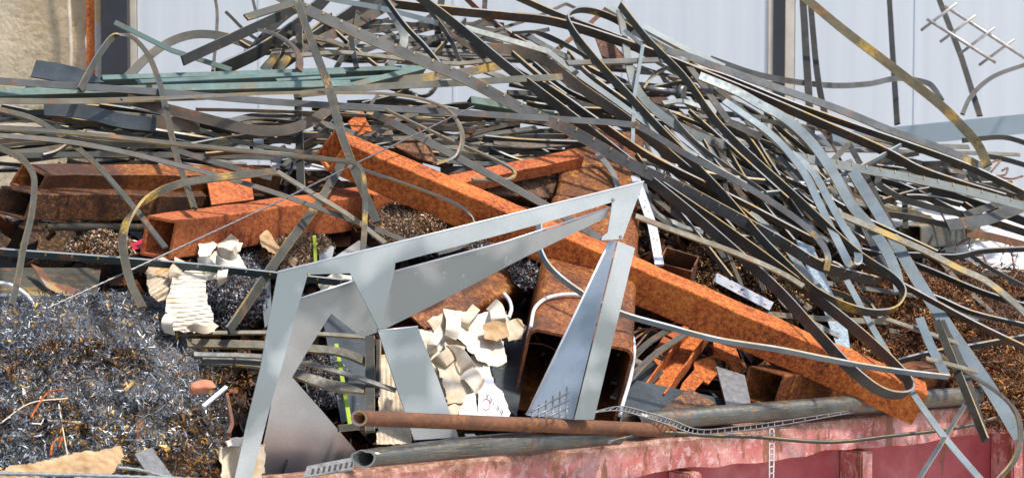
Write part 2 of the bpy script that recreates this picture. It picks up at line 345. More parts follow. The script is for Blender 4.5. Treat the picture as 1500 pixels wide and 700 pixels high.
def S(label, mat, wpx, pts, phi=25, o=-.1, W=None, t=6, sm=1, plane=None, group=None, name='steel_strip', cat='steel strip', wob=.004, parent=None, tabs=0, spots=()):
    """bent flat bar. pts are points on the heap's face, each with its own offset from that face."""
    k = 3 if len(pts) > 1 else 0
    w3 = [Q(p[0], p[1], p[2] if len(p) > 2 else o) for p in pts]
    if W is not None: W = camv(W)
    if plane is not None:                      # a strip bent in one plane, square to its width
        i, j = plane; T = (w3[j] - w3[i]).normalized(); W = (W - T * W.dot(T)).normalized()
        for n, p in enumerate(pts):
            r = ray(p[0], p[1]); den = r.dot(W)
            if abs(den) > .12: 
                q = CAM + r * ((w3[i] - CAM).dot(W) / den)
                if abs((q - w3[n]).length) < .9: w3[n] = q
    depth = (w3[0] - CAM).dot(FV)
    path = catmull(w3, 7) if (sm and len(w3) > 2) else (polyround(w3) if len(w3) > 2 else [w3[0].lerp(w3[1], a / 10) for a in range(11)])
    rs = random.random() * 50
    path = [p + Vector((noise.noise(p * 2.2 + Vector((rs, 0, 0))), noise.noise(p * 2.2 + Vector((0, rs, 9))), noise.noise(p * 2.2 + Vector((5, rs, rs))))) * wob for p in path]
    if not isinstance(phi, (tuple, list)): phi = (phi, phi)
    phi = tuple(-38 if -31 < a < -14 else a for a in phi)
    if name == 'steel_strip': t *= 1.35
    Ws = []; prev = None
    n = len(path)
    for i, p in enumerate(path):
        if W is not None: Ws.append(W); continue
        T = (path[min(i + 1, n - 1)] - path[max(i - 1, 0)]).normalized(); F = (p - CAM).normalized()
        B = T.cross(F).normalized()
        if prev is None:
            if B.z < 0 or (abs(B.z) < .15 and B.x > 0): B = -B
        elif B.dot(prev) < 0: B = -B
        prev = B; s = i / (n - 1) * (len(phi) - 1); a = int(min(s, len(phi) - 2)); ph = rad(phi[a] + (phi[a + 1] - phi[a]) * (s - a))
        Fp = (F - T * F.dot(T)).normalized()
        Ws.append(B * math.cos(ph) + Fp * math.sin(ph))
    sc = 1.0 if W is not None else 1 / max(.35, math.cos(rad(sum(abs(x) for x in phi) / len(phi))))
    wid = wpx * (.82 if wpx <= 13 else .88) * depth / FPX * sc
    ob = link(name, ribbon_bm(path, Ws, wid, t / 1000), mat, parent)
    if spots and parent is None:
        at = ob.data.attributes.new('paint', 'FLOAT', 'POINT')
        for v, d_ in zip(ob.data.vertices, at.data):
            q = v.co - CAM; z = q.dot(FV); x_ = 750 + FPX * q.dot(RV) / z; y_ = 350 - FPX * q.dot(UV_) / z
            d_.value = max([0] + [max(0, 1.0 - math.hypot(x_ - a, y_ - b) / r_) for a, b, r_ in spots])
    if parent is None: tag(ob, label, cat, group)
    if tabs:
        acc = 0; step = tabs * depth / FPX
        for i in range(1, n):
            acc += (path[i] - path[i - 1]).length
            while acc >= step:
                acc -= step; T = (path[i] - path[i - 1]).normalized(); Wn = (Ws[i] - T * Ws[i].dot(T)).normalized(); N = T.cross(Wn)
                if N.dot(path[i] - CAM) > 0: N = -N
                q = path[i] - T * acc
                bm = bmesh.new(); boxw(bm, q + Wn * (wid * .36) + N * (t / 2000 + .0012), T, Wn, N, .005, .012, .003)
                link('tab', bm, 'yellow', ob)
    return ob
def ring_tube_bm(path, r, seg=8, bm=None, twist=0, hollow=0, cap=True):
    bm = bm or bmesh.new(); uv = bm.loops.layers.uv.verify(); rings = []; inner = []; prevN = None; L = 0; Ls = []
    for i, p in enumerate(path):
        T = (path[min(i + 1, len(path) - 1)] - path[max(i - 1, 0)]).normalized()
        if i: L += (p - path[i - 1]).length
        Ls.append(L)
        N = (prevN - T * prevN.dot(T)) if prevN else T.orthogonal()
        N.normalize(); prevN = N; B = T.cross(N)
        rr = r[i] if isinstance(r, (list, tuple)) else r
        def ring(k):
            o = []
            for s in range(seg):
                a = 2 * math.pi * s / seg; f = 1 + (.22 * math.sin(a * 2 + L * twist) if twist else 0)
                o.append(bm.verts.new(p + (N * math.cos(a) + B * math.sin(a)) * rr * f * k))
            return o
        rings.append(ring(1)); 
        if hollow: inner.append(ring(hollow))
    def quads(R, inv=False):
        for i in range(len(R) - 1):
            for k in range(seg):
                k2 = (k + 1) % seg; vs = (R[i][k], R[i][k2], R[i + 1][k2], R[i + 1][k])
                us = ((Ls[i], k / seg), (Ls[i], (k + 1) / seg), (Ls[i + 1], (k + 1) / seg), (Ls[i + 1], k / seg))
                f = bm.faces.new(vs[::-1] if inv else vs); f.smooth = True
                for lo, u in zip(f.loops, us[::-1] if inv else us): lo[uv].uv = u
    quads(rings)
    if hollow:
        quads(inner, True)
        for e in (0, -1):
            for k in range(seg):
                k2 = (k + 1) % seg; bm.faces.new((rings[e][k], inner[e][k], inner[e][k2], rings[e][k2]))
    elif cap:
        bm.faces.new(rings[0][::-1]); bm.faces.new(rings[-1])
    return bm
def rod(label, mat, rpx, pts, o=-.1, sm=1, twist=0, hollow=0, name='steel_rod', cat='steel rod', group=None, seg=8, parent=None):
    w3 = [p if isinstance(p, Vector) else Q(p[0], p[1], p[2] if len(p) > 2 else o) for p in pts]; d = (w3[0] - CAM).dot(FV)
    path = catmull(w3, 8) if (sm and len(w3) > 2) else w3
    if twist:
        L = sum((path[i + 1] - path[i]).length for i in range(len(path) - 1)); n = int(L / .006); out = []
        for i in range(n + 1):
            s = i / n * (len(path) - 1); a = min(int(s), len(path) - 2); out.append(path[a].lerp(path[a + 1], s - a))
        path = out
    ob = link(name, ring_tube_bm(path, rpx * d / FPX, seg, twist=twist, hollow=hollow), mat, parent)
    if parent is None: tag(ob, label, cat, group)
    return ob
def plate_bm(P3, t, bm=None):
    bm = bm or bmesh.new(); uv = bm.loops.layers.uv.verify()
    n = Vector((0, 0, 0))
    for i in range(len(P3)): n += P3[i].cross(P3[(i + 1) % len(P3)])
    n.normalize()
    if n.dot(CAM - P3[0]) < 0: P3 = P3[::-1]; n = -n
    a = [bm.verts.new(p) for p in P3]; b = [bm.verts.new(p - n * t) for p in P3]
    fs = [bm.faces.new(a), bm.faces.new(b[::-1])]
    for i in range(len(a)): j = (i + 1) % len(a); fs.append(bm.faces.new((a[i], b[i], b[j], a[j])))
    bm.normal_update()
    ex = (P3[1] - P3[0]).normalized(); ey = n.cross(ex)
    for f in fs:
        for lo in f.loops: q = lo.vert.co - P3[0]; lo[uv].uv = (q.dot(ex), q.dot(ey))
    return bm
def plate(label, mat, pts, o=-.1, t=4, name='metal_plate', cat='metal plate', parent=None, group=None):
    ob = link(name, plate_bm([p if isinstance(p, Vector) else Q(p[0], p[1], p[2] if len(p) > 2 else o) for p in pts], t / 1000), mat)
    if parent: keep(ob, parent)
    else: tag(ob, label, cat, group)
    return ob
def hollow(label, mat, p0, p1, wpx, hpx, Uc=None, phi=None, wall=7, rnd=.25, o=0, name='square_tube', cat='steel tube', open_side=False, bend=0, closed=False, parent=None, damage=.004, cut=0):
    """rectangular hollow section (or channel) from p0 to p1; wide side along Uc (camera axes) or phi"""
    A = Q(p0[0], p0[1], p0[2] if len(p0) > 2 else o); B = Q(p1[0], p1[1], p1[2] if len(p1) > 2 else o)
    T = (B - A).normalized(); d = (A - CAM).dot(FV)
    if Uc is not None: Uv = camv(Uc); Uv = (Uv - T * Uv.dot(T)).normalized()
    else:
        F = (A - CAM).normalized(); Bv = T.cross(F).normalized()
        if Bv.z < 0: Bv = -Bv
        Fp = (F - T * F.dot(T)).normalized(); Uv = Bv * math.cos(rad(phi)) + Fp * math.sin(rad(phi))
    Vv = T.cross(Uv); w2 = wpx * d / FPX / 2; h2 = hpx * d / FPX / 2; wl = wall / 1000
    def prof(a, b, r):
        pts = []
        for cx, cy, a0 in ((a - r, b - r, 0), (-a + r, b - r, 90), (-a + r, -b + r, 180), (a - r, -b + r, 270)):
            for k in range(5): an = rad(a0 + k * 22.5); pts.append((cx + r * math.cos(an), cy + r * math.sin(an)))
        return pts
    r = min(w2, h2) * rnd
    if open_side:   # channel: three walls, open towards -V
        outp = [(-w2, -h2), (w2, -h2), (w2, h2), (w2 - wl, h2), (w2 - wl, -h2 + wl), (-w2 + wl, -h2 + wl), (-w2 + wl, h2), (-w2, h2)]; inn = None
    else: outp = prof(w2, h2, r); inn = None if closed else prof(w2 - wl, h2 - wl, max(r - wl, .0015))
    bm = bmesh.new(); uv = bm.loops.layers.uv.verify(); N = 16; L = (B - A).length
    def rings(pr):
        R = []
        for i in range(N + 1):
            c = A.lerp(B, i / N) + Uv * bend * math.sin(math.pi * i / N)
            row = []
            for x, y in pr:
                q = c + Uv * x + Vv * y; q -= T * (cut * (q - c).dot(FV) * max(0, 1 - i / 3));  row.append(bm.verts.new(q + Vector((noise.noise(q * 9), noise.noise(q * 9 + Vector((7, 7, 7))), noise.noise(q * 9 + Vector((3, 1, 5))))) * damage))
            R.append(row)
        return R
    def skin(R, pr, inv):
        n = len(pr); per = [0]
        for k in range(n): x, y = pr[k]; x2, y2 = pr[(k + 1) % n]; per.append(per[-1] + math.hypot(x2 - x, y2 - y))
        for i in range(N):
            for k in range(n):
                k2 = (k + 1) % n; vs = [R[i][k], R[i][k2], R[i + 1][k2], R[i + 1][k]]
                us = [(i / N * L, per[k] * 8), (i / N * L, per[k + 1] * 8), ((i + 1) / N * L, per[k + 1] * 8), ((i + 1) / N * L, per[k] * 8)]
                f = bm.faces.new(vs[::-1] if inv else vs)
                for lo, u in zip(f.loops, us[::-1] if inv else us): lo[uv].uv = u
    Ro = rings(outp); skin(Ro, outp, False)
    if inn:
        Ri = rings(inn); skin(Ri, inn, True); n = len(outp)
        for e in (0, N):
            for k in range(n): k2 = (k + 1) % n; bm.faces.new((Ro[e][k], Ri[e][k], Ri[e][k2], Ro[e][k2]))
    else:
        bm.faces.new(Ro[0][::-1]); bm.faces.new(Ro[-1])
    bmesh.ops.recalc_face_normals(bm, faces=bm.faces)
    ob = link(name, bm, mat, smooth=False); tag(ob, label, cat); return ob
def boxw(bm, c, ax, ay, az, sx, sy, sz):
    vs = [bm.verts.new(c + ax * (i * sx / 2) + ay * (j * sy / 2) + az * (k * sz / 2)) for i in (-1, 1) for j in (-1, 1) for k in (-1, 1)]
    for f in ((0, 1, 3, 2), (4, 6, 7, 5), (0, 4, 5, 1), (2, 3, 7, 6), (0, 2, 6, 4), (1, 5, 7, 3)): bm.faces.new([vs[i] for i in f])
ZV = Vector((0, 0, 1)); XV = Vector((1, 0, 0)); YV = Vector((0, 1, 0))

# ------------------------------------------------------------------ ground, yard walls behind
bm = bmesh.new(); s = 120
bm.faces.new([bm.verts.new(v) for v in ((-s, -s, 0), (s, -s, 0), (s, s, 0), (-s, s, 0))])
tag(link('ground', bm, 'concreteg'), kind='structure')
BW = 11.0                                                  # distance of the wall behind the yard
def bx(px, d=BW): return (px - 750) / FPX * d
def zz(py, d=BW): return P(750, py, d).z
def wallbox(name, px0, px1, z0, z1, y0, y1, mat, parent):
    bm = bmesh.new(); x0, x1 = bx(px0, y0), bx(px1, y0)
    boxw(bm, Vector(((x0 + x1) / 2, (y0 + y1) / 2, (z0 + z1) / 2)), XV, YV, ZV, x1 - x0, y1 - y0, z1 - z0)
    return keep(link(name, bm, mat), parent)
wl = empty('clad_wall', (bx(900), BW + .1, 0), 'pale blue white corrugated metal wall behind the scrap heap', 'wall')
joints = [203, 384, 668, 915, 1130]
def corrugated(px0, px1, y, z0, z1):
    bm = bmesh.new(); x0, x1 = bx(px0, y), bx(px1, y); n = max(8, int((x1 - x0) / .035)); vs = []
    for i in range(n + 1):
        x = x0 + (x1 - x0) * i / n; dy = (.0005 if (i % 4) in (0, 1) else -.0005)
        vs.append((bm.verts.new((x, y + dy, z0)), bm.verts.new((x, y + dy, z1)), bm.verts.new((x, y + .06, z0)), bm.verts.new((x, y + .06, z1))))
    for a, b in zip(vs, vs[1:]):
        bm.faces.new((a[0], b[0], b[1], a[1])); bm.faces.new((a[3], b[3], b[2], a[2])); bm.faces.new((a[1], b[1], b[3], a[3]))
    return bm
for a, b in zip(joints, joints[1:]):
    keep(link('cladding_panel', corrugated(a + 1, b - 1, BW, 0, 5.2), 'cladding'), wl)
    if b < 1100: wallbox('joint_strip', b - 4, b + 1, 0, 5.2, BW - .004, BW + .02, 'cladding', wl)
for a, b in ((1163, 1338), (1342, 1620), (1624, 2100)):
    keep(link('cladding_panel', corrugated(a, b, BW, 0, 5.2), 'cladding'), wl)
wallbox('joint_strip', 1337, 1343, 0, 5.2, BW - .004, BW + .02, 'cladding', wl)
wallbox('door_jamb', 1124, 1131, 0, 5.2, BW - .012, BW + .05, 'jamb', wl)
wallbox('dark_post', 1131.5, 1148, 0, 5.2, BW - .02, BW + .05, 'columnmat', wl)
wallbox('door_jamb', 1148.5, 1162, 0, 5.2, BW - .01, BW + .05, 'jamb', wl)
wallbox('door_jamb', 190, 202, 0, 5.2, BW - .015, BW + .05, 'jamb', wl)
cw = empty('concrete_wall', (bx(60), BW, 0), 'weathered beige concrete wall at the left edge', 'wall')
bm = bmesh.new(); x0, x1 = bx(-700), bx(131); nx, nz = 130, 70; g = []
for i in range(nx + 1):
    col = []
    for j in range(nz + 1):
        x = x0 + (x1 - x0) * i / nx; z = 5.2 * j / nz
        col.append(bm.verts.new((x + (noise.noise(Vector((z * 6, 3, 1))) * .03 if i == nx else 0), BW - .02 + noise.noise(Vector((x * 3, 1, z * 3))) * .03, z)))
    g.append(col)
for i in range(nx):
    for j in range(nz): bm.faces.new((g[i][j], g[i + 1][j], g[i + 1][j + 1], g[i][j + 1]))
keep(link('wall_face', bm, 'stucco', smooth=True), cw)
bm = ring_tube_bm([Vector((bx(107), BW - .07, 2.9)), Vector((bx(111), BW - .08, 3.2)), Vector((bx(108), BW - .07, 3.5)), Vector((bx(109), BW - .07, 5.2))], .013)
tag(link('wall_pipe', bm, 'wood'), 'thin pale pipe running up the beige concrete wall', 'pipe')
cp = empty('steel_column', (bx(165), BW, 0), 'dark steel column with orange rusty flange left of the pale wall', 'column')
wallbox('rusty_flange', 129, 141, 0, 5.2, BW - .06, BW + .05, 'rust', cp)
wallbox('web', 141.5, 151, 0, 5.2, BW - .08, BW + .04, 'brown', cp)
wallbox('flange', 151.5, 189, 0, 5.2, BW - .10, BW + .03, 'columnmat', cp)
# painted rail behind the heap, right
bm = bmesh.new(); d0 = 9.3
a = P(1040, 227, d0 + .25); b = P(1640, 168, d0 - .2); T = (b - a).normalized(); Uz = (ZV - T * T.z).normalized()
boxw(bm, (a + b) / 2, T, Uz, T.cross(Uz), (b - a).length, .098, .10)
tag(link('painted_beam', bm, 'railpaint'), 'smooth grey green painted beam behind the heap at the right', 'beam')

# ------------------------------------------------------------------ skip
def K(u, v, z): return E0 + U * u + V * v + Vector((0, 0, z - RIMZ))
sk = empty('skip_container', (K(1, 1.2, 0).x, K(1, 1.2, 0).y, 0), 'worn pink red steel skip holding the scrap heap', 'skip')
UA, UB, SW = -2.6, 3.9, 2.45
def bar_u(u0, u1, v0, v1, z0, z1, n=90, bump=.006):
    bm = bmesh.new(); R = []
    c = .012
    prof = [(v0, z0), (v1, z0), (v1, z1 - c), (v1 - c, z1), ((v0 + v1) / 2, z1), (v0 + c, z1), (v0 + c * .3, z1 - c * .3), (v0, z1 - c), (v0, (z0 + z1) / 2)]
    for i in range(n + 1):
        u = u0 + (u1 - u0) * i / n; row = []
        for v, z in prof:
            k = bump * (noise.noise(Vector((u * 3, v * 9, z * 9))) * 1.6 + noise.noise(Vector((u * 11, v * 20, z * 20))) * .8)
            row.append(bm.verts.new(K(u, v + k, z + k * .9 + bump * .5 * noise.noise(Vector((u * 1.3, 4, 4))))))
        R.append(row)
    m = len(prof)
    for i in range(n):
        for k in range(m): bm.faces.new((R[i][k], R[i + 1][k], R[i + 1][(k + 1) % m], R[i][(k + 1) % m]))
    bm.faces.new(R[0]); bm.faces.new(R[-1][::-1]); bmesh.ops.recalc_face_normals(bm, faces=bm.faces); return bm
keep(link('top_rim', bar_u(UA, UB, 0, .11, RIMZ - .105, RIMZ, 220, .009), 'red'), sk)
keep(link('far_rim', bar_u(UA, UB, SW - .1, SW, RIMZ - .105, RIMZ, 60), 'red'), sk)
keep(link('side_wall', bar_u(UA, UB, .085, .091, .25, RIMZ - .1, 120, .004), 'redpanel'), sk)
keep(link('far_wall', bar_u(UA, UB, SW - .03, SW - .024, .25, RIMZ - .1, 30), 'red'), sk)
keep(link('floor', bar_u(UA, UB, .09, SW - .03, .25, .26, 10, 0), 'red'), sk)
for ue in (UA, UB):
    bm = bmesh.new(); boxw(bm, K(ue, SW / 2, 1.02), U, V, ZV, .01, SW - .1, 1.5); keep(link('end_wall', bm, 'red'), sk)
def u_of(px, py=640):
    r = ray(px, py); t = (E0 - CAM).dot(V) / r.dot(V); return ((CAM + r * t) - E0).dot(U)
ur = u_of(1264, 650); ur2 = u_of(1485, 640); du = ur2 - ur
k = -8
while k < 9:
    u = ur + k * du
    if UA + .1 < u < UB - .1:
        bm = bmesh.new(); n = 8
        boxw(bm, K(u, .030, .98), U, V, ZV, .052, .105, 1.42)
        bmesh.ops.bevel(bm, geom=bm.edges[:], offset=.006, segments=2, affect='EDGES')
        keep(link('rib', bm, 'red'), sk)
    k += 1

# ------------------------------------------------------------------ body of the heap
def heap_off(px, py):
    o = .40 + .10 * noise.noise(Vector((px * .006, py * .006, 2))) + .05 * noise.noise(Vector((px * .02, py * .02, 5)))
    return o
bm = bmesh.new(); rows = []
xs = list(range(-260, 1861, 20)); ys = list(range(235, 800, 15))
def core_top(px): return 250 + 10 * math.sin(px * .013) + (35 if px < 60 else 0) + max(0, (px - 1150)) * .42 + max(0, min(1, (px - 1260) / 60)) * 18
for px in xs:
    col = []
    for py in ys:
        q = Q(px, max(py, core_top(px)), heap_off(px, py))
        if py < core_top(px): q = q + V * .35 - ZV * (.2 + (core_top(px) - py) * .02)
        dv = (q - E0).dot(V)
        if dv < .16: q += V * (.16 - dv); q.z = min(q.z, RIMZ - .02)
        q.z = max(q.z, .5); col.append(bm.verts.new(q + Vector((0, 0, 0))))
    rows.append(col)
for a, b in zip(rows, rows[1:]):
    for j in range(len(ys) - 1): bm.faces.new((a[j], a[j + 1], b[j + 1], b[j]))
tag(link('scrap_mound', bm, 'dirt'), 'dark body of rusty dirt and fines under the scrap', 'scrap mound', kind='stuff')

def inside(px, py):
    return True
def debris(name, label, n, region, o0, o1, smin, smax, mat, seed):
    rnd = random.Random(seed); bm = bmesh.new()
    for _ in range(n):
        x0, y0, x1, y1 = region[rnd.randrange(len(region))]
        px, py = rnd.uniform(x0, x1), rnd.uniform(y0, y1)
        if py < core_top(px) + 6: continue
        c = Q(px, py, heap_off(px, py) + rnd.uniform(o0, o1))
        if (c - E0).dot(V) < .22: continue
        ax = Vector((rnd.gauss(0, 1), rnd.gauss(0, 1), rnd.gauss(0, .6))).normalized(); ay = ax.orthogonal().normalized()
        ay = Matrix.Rotation(rnd.uniform(0, 6.3), 3, ax) @ ay; az = ax.cross(ay)
        L = rnd.uniform(smin, smax); k = rnd.random()
        if k < .45: boxw(bm, c, ax, ay, az, L, L * rnd.uniform(.1, .35), .004)
        elif k < .7: 
            boxw(bm, c, ax, ay, az, L, L * .25, .004); boxw(bm, c + ay * L * .125 + az * L * .12, ax, az, ay, L, L * .25, .004)
        elif k < .85: ring_tube_bm([c - ax * L / 2, c + ay * L * .06, c + ax * L / 2], L * .05, 6, bm)
        else:
            h = L * .3; pts = [c + ax * (rnd.uniform(.5, 1) * h * math.cos(a)) + ay * (rnd.uniform(.5, 1) * h * math.sin(a)) for a in (0, 1.2, 2.3, 3.4, 4.6, 5.5)]
            plate_bm(pts, .005, bm)
    tag(link(name, bm, mat), label, 'loose scrap', kind='stuff')
debris('loose_scrap', 'small dark and rusty offcuts filling the heap between the big pieces', 2600, [(-60, 240, 1560, 720), (500, 240, 1500, 620), (180, 300, 560, 640)], -.20, -.02, .04, .20, 'debris', 3)

def curls(name, label, ells, n, mat, rr=(.004, .012), ww=(.0009, .0022), seed=1, turns=(.5, 1.6), base='dirt', ls=1.0, under=True, lift=.0):
    """a mass of curled metal turnings lying on soft mounds"""
    rnd = random.Random(seed); bm = bmesh.new(); base_bm = bm
    areas = [e[2] * e[3] for e in ells]
    def surf(e, x, y):
        r2 = ((x - e[0]) / e[2]) ** 2 + ((y - e[1]) / e[3]) ** 2
        return e[4] - e[5] * max(0, 1 - r2) ** .6 - .06 * noise.noise(Vector((x * .025, y * .025, 1))) - .028 * noise.noise(Vector((x * .07, y * .07, 1)))
    for e in (ells if under else []):                          # solid underlay
        g = []; m = 26
        for i in range(m + 1):
            row = []
            for j in range(m + 1):
                a = i / m * 2 - 1; b = j / m * 2 - 1
                u, v = a * math.sqrt(1 - b * b / 2), b * math.sqrt(1 - a * a / 2)
                x, y = e[0] + u * e[2] * .97, e[1] + v * e[3] * .97
                row.append(bm.verts.new(Q(x, y, surf(e, x, y) + .012)))
            g.append(row)
        for i in range(m):
            for j in range(m): bm.faces.new((g[i][j], g[i + 1][j], g[i + 1][j + 1], g[i][j + 1])).material_index = 1
    for _ in range(n):
        e = rnd.choices(ells, areas)[0]
        a = rnd.uniform(0, 6.283); r = math.sqrt(rnd.random()) * (1 + rnd.gauss(0, .03)); x = e[0] + math.cos(a) * r * e[2]; y = e[1] + math.sin(a) * r * e[3]
        c = Q(x, y, surf(e, x, y) + rnd.uniform(-.016, .008) - lift); ax = Vector((rnd.gauss(0, 1), rnd.gauss(0, 1), rnd.gauss(0, 1))).normalized()
        p = ax.orthogonal().normalized(); p = Matrix.Rotation(rnd.uniform(0, 6.3), 3, ax) @ p; q = ax.cross(p)
        R = rnd.uniform(*rr) * ls; wv = rnd.uniform(*ww) * ls
        if rnd.random() < .10: R *= 2.2; wv *= 1.3
        tn = rnd.uniform(*turns) * 6.283; st = max(4, int(tn / .9)); lead = rnd.uniform(.5, 2.6) * R; pr = None; c = c - ax * lead / 2
        for k in range(st + 1):
            an = tn * k / st; rad_ = R * (1 - .35 * k / st); pt = c + (p * math.cos(an) + q * math.sin(an)) * rad_ + ax * lead * k / st
            wq = wv * (.3 if k in (0, st) else 1)
            cur = (bm.verts.new(pt - ax * wq), bm.verts.new(pt + ax * wq))
            if pr: bm.faces.new((pr[0], cur[0], cur[1], pr[1]))
            pr = cur
    ob = link(name, bm, mat); ob.data.materials.append(M[base]); tag(ob, label, 'metal shavings', kind='stuff'); return ob
curls('silver_shavings', 'big heap of curled silver grey metal shavings with golden bits, bottom left',
      [(125, 595, 205, 165, -.02, .26), (50, 520, 150, 90, -.05, .12), (30, 660, 160, 90, -.22, .10), (270, 620, 65, 75, -.03, .10), (160, 470, 110, 44, .0, .12)], 30000, 'sw_silver', rr=(.005, .012), ww=(.0005, .0011), seed=4, turns=(.3, 1.3), base='sw_under')
SILV = [(125, 595, 205, 165, -.02, .26), (50, 520, 150, 90, -.05, .12), (30, 660, 160, 90, -.22, .10), (270, 620, 65, 75, -.03, .10), (160, 470, 110, 44, .0, .12)]
curls('yellow_turnings', 'loose yellow and golden turnings strewn over the silver shavings', SILV, 800, 'sw_yellow', rr=(.004, .011), ww=(.0012, .0035), seed=14, turns=(.2, .9), under=False, lift=.012)
curls('rusty_clump', 'brown and rusty turnings clumped over the lower and left parts of the silver shavings', [(245, 645, 85, 48, -.15, .05), (330, 560, 42, 60, -.09, .05), (110, 535, 110, 38, -.235, .02), (60, 625, 90, 45, -.27, .03), (200, 690, 120, 30, -.22, .03)], 2200, 'sw_brown', rr=(.004, .011), ww=(.0006, .0022), seed=15, under=False, lift=.006)
curls('wool_shavings', 'small grey and tan pile of fine shavings beside the rusty pipe end', [(150, 362, 50, 24, .12, .06), (143, 345, 25, 12, .12, .06)], 1500, 'sw_copper', rr=(.003, .006), seed=5)
curls('grey_shavings', 'dark grey fluffy shavings behind the crumpled cardboard and long dark bar', [(345, 430, 45, 52, .05, .10), (365, 385, 40, 20, .1, .08), (470, 560, 50, 40, .15, .08)], 2600, 'sw_wool', rr=(.003, .007), seed=6)
curls('coppery_shavings', 'fine coppery grey shavings piled under the long orange beam', [(615, 330, 72, 40, -.02, .10), (440, 365, 50, 28, .08, .08), (410, 375, 30, 24, .05, .08)], 7000, 'sw_copper', rr=(.0025, .006), ww=(.0005, .0012), seed=7)
curls('black_shavings', 'dark matted shavings between the rusty tubes behind the frame', [(775, 392, 30, 32, .0, .08), (700, 372, 90, 20, .12, .06), (880, 325, 40, 40, .1, .05)], 1800, 'sw_wool', rr=(.003, .008), seed=8)
curls('golden_shavings', 'golden brown glinting turnings right of the open rusty tube', [(1075, 400, 80, 65, .12, .10), (1130, 440, 70, 40, .12, .08), (1180, 400, 60, 60, .2, .1)], 5200, 'sw_gold', rr=(.005, .015), ww=(.0009, .0028), seed=9)
curls('rusty_shavings', 'orange brown turnings under the strips along the right side', [(1270, 430, 90, 60, .22, .12), (1400, 460, 100, 80, .2, .14), (1480, 540, 90, 90, .1, .16), (1300, 500, 80, 50, .2, .10), (1450, 430, 90, 40, .25, .1), (1230, 440, 60, 50, .2, .1)], 12000, 'sw_rusty', rr=(.005, .013), ww=(.0008, .0022), seed=10)

# ------------------------------------------------------------------ rusty beams, tubes and plates
hollow('long orange rusty square tube running diagonally down to the red rim', 'rust', (486, 219, -.22), (1346, 590, -.18), 53, 46, phi=-20, wall=9, rnd=.12, damage=.006, cut=.75)
hollow('brown rusty channel topmost of the pair at the left', 'darkrust', (42, 263, -.10), (400, 263, .12), 34, 38, phi=-26, wall=6, rnd=.1, cut=1.0)
hollow('sooty square tube open at the left edge under the brown channel', 'sootrust', (20, 297, -.06), (300, 300, .14), 42, 44, phi=-16, wall=6, rnd=.1, cut=1.1)
hollow('long red rusty channel with a curled torn end, left of the big frame', 'redrust', (232, 348, -.12), (612, 292, .20), 58, 46, phi=-20, wall=8, rnd=.1, cut=.7)
hollow('solid looking rusty bar ending right above the brown tube', 'redrust', (600, 285, .06), (846, 232, .0), 20, 26, phi=-36, wall=8, rnd=.08, closed=True)
hollow('wide rusty square tube with a dark open mouth behind the right leg of the frame', 'darkrust', (838, 556, -.13), (862, 350, .24), 156, 136, Uc=(1, -.28, -.1), wall=9, rnd=.22)
hollow('broad brown rusty tube lying under the pale strip above the frame corner', 'brownrust', (868, 330, .16), (884, 225, .26), 120, 84, Uc=(1, -.05, .15), wall=8, rnd=.15)
hollow('rounded rusty tube sloping up behind the bright second bar of the frame', 'darkrust', (592, 482, .02), (790, 392, .16), 66, 50, phi=30, wall=7, rnd=.35)
hollow('open ended rusty tube pointing up right of the perforated pale strip', 'darkrust', (994, 380, -.22), (978, 470, .26), 52, 42, Uc=(1, .05, -.5), wall=4, rnd=.06)
hollow('short rusty square tube with an open end resting beside the dark pipe', 'darkrust', (1116, 566, .0), (1372, 556, .14), 50, 46, Uc=(.1, 1, -.28), wall=5, rnd=.12, cut=.8)
hollow('rusty angle bar leaning in the hollow right of the wide tube', 'rust', (955, 580, .02), (1030, 480, .10), 34, 24, phi=20, wall=5, rnd=.15, open_side=True)
hollow('second rusty bar deep in the hollow, grooved along its length', 'redrust', (935, 566, .12), (1000, 478, .2), 24, 20, phi=20, wall=4, rnd=.15)
hollow('sooty rust bar under the stacked brown tube, right of the dark gap', 'sootrust', (705, 275, .18), (830, 285, .22), 40, 34, phi=30, wall=4)
rod('thin rusty pipe with an open end left of the tan shavings', 'olive', 6, [(68, 332, .04), (260, 334, .16)], hollow=.7, seg=14, name='pipe', cat='pipe')
def pipe(label, mat, r, p0, p1, o0, o1, dent=.0, hol=.8):
    A, B = Q(*p0, o0), Q(*p1, o1); d = (A - CAM).dot(FV); R = r * d / FPX
    path = [A.lerp(B, i / 40) for i in range(41)]; bm = ring_tube_bm(path, R, 28, hollow=hol)
    T = (B - A).normalized()
    for v in bm.verts:
        s = (v.co - A).dot(T)
        if s < .2: v.co -= T * ((v.co - A - T * s).dot(FV) * .8 * (1 - max(0, s) / .2))
    if dent:
        for v in bm.verts:
            s = (v.co - A).dot(T); 
            if s < .35: 
                k = dent * max(0, 1 - s / .35); c = A + T * s; off = v.co - c
                a = off.normalized().dot(UV_) ; v.co -= UV_ * max(0, a) * R * k * (1.0 + .5 * noise.noise(v.co * 60)) 
    ob = link('pipe', bm, mat); tag(ob, label, 'pipe'); return ob
pipe('brown rusty pipe with an orange open end lying along the red rim', 'rustbar', 11.5, (526, 612), (985, 630), -.40, -.14, hol=.72)
pipe('dark grey pipe with a crushed open end lowest on the rim', 'pipe', 17, (532, 668), (905, 636), -.27, -.12, dent=.45, hol=.84)
pipe('dark steel pipe lying along the right half of the rim', 'pipe', 15, (925, 618), (1432, 578), -.06, -.06, hol=.85)

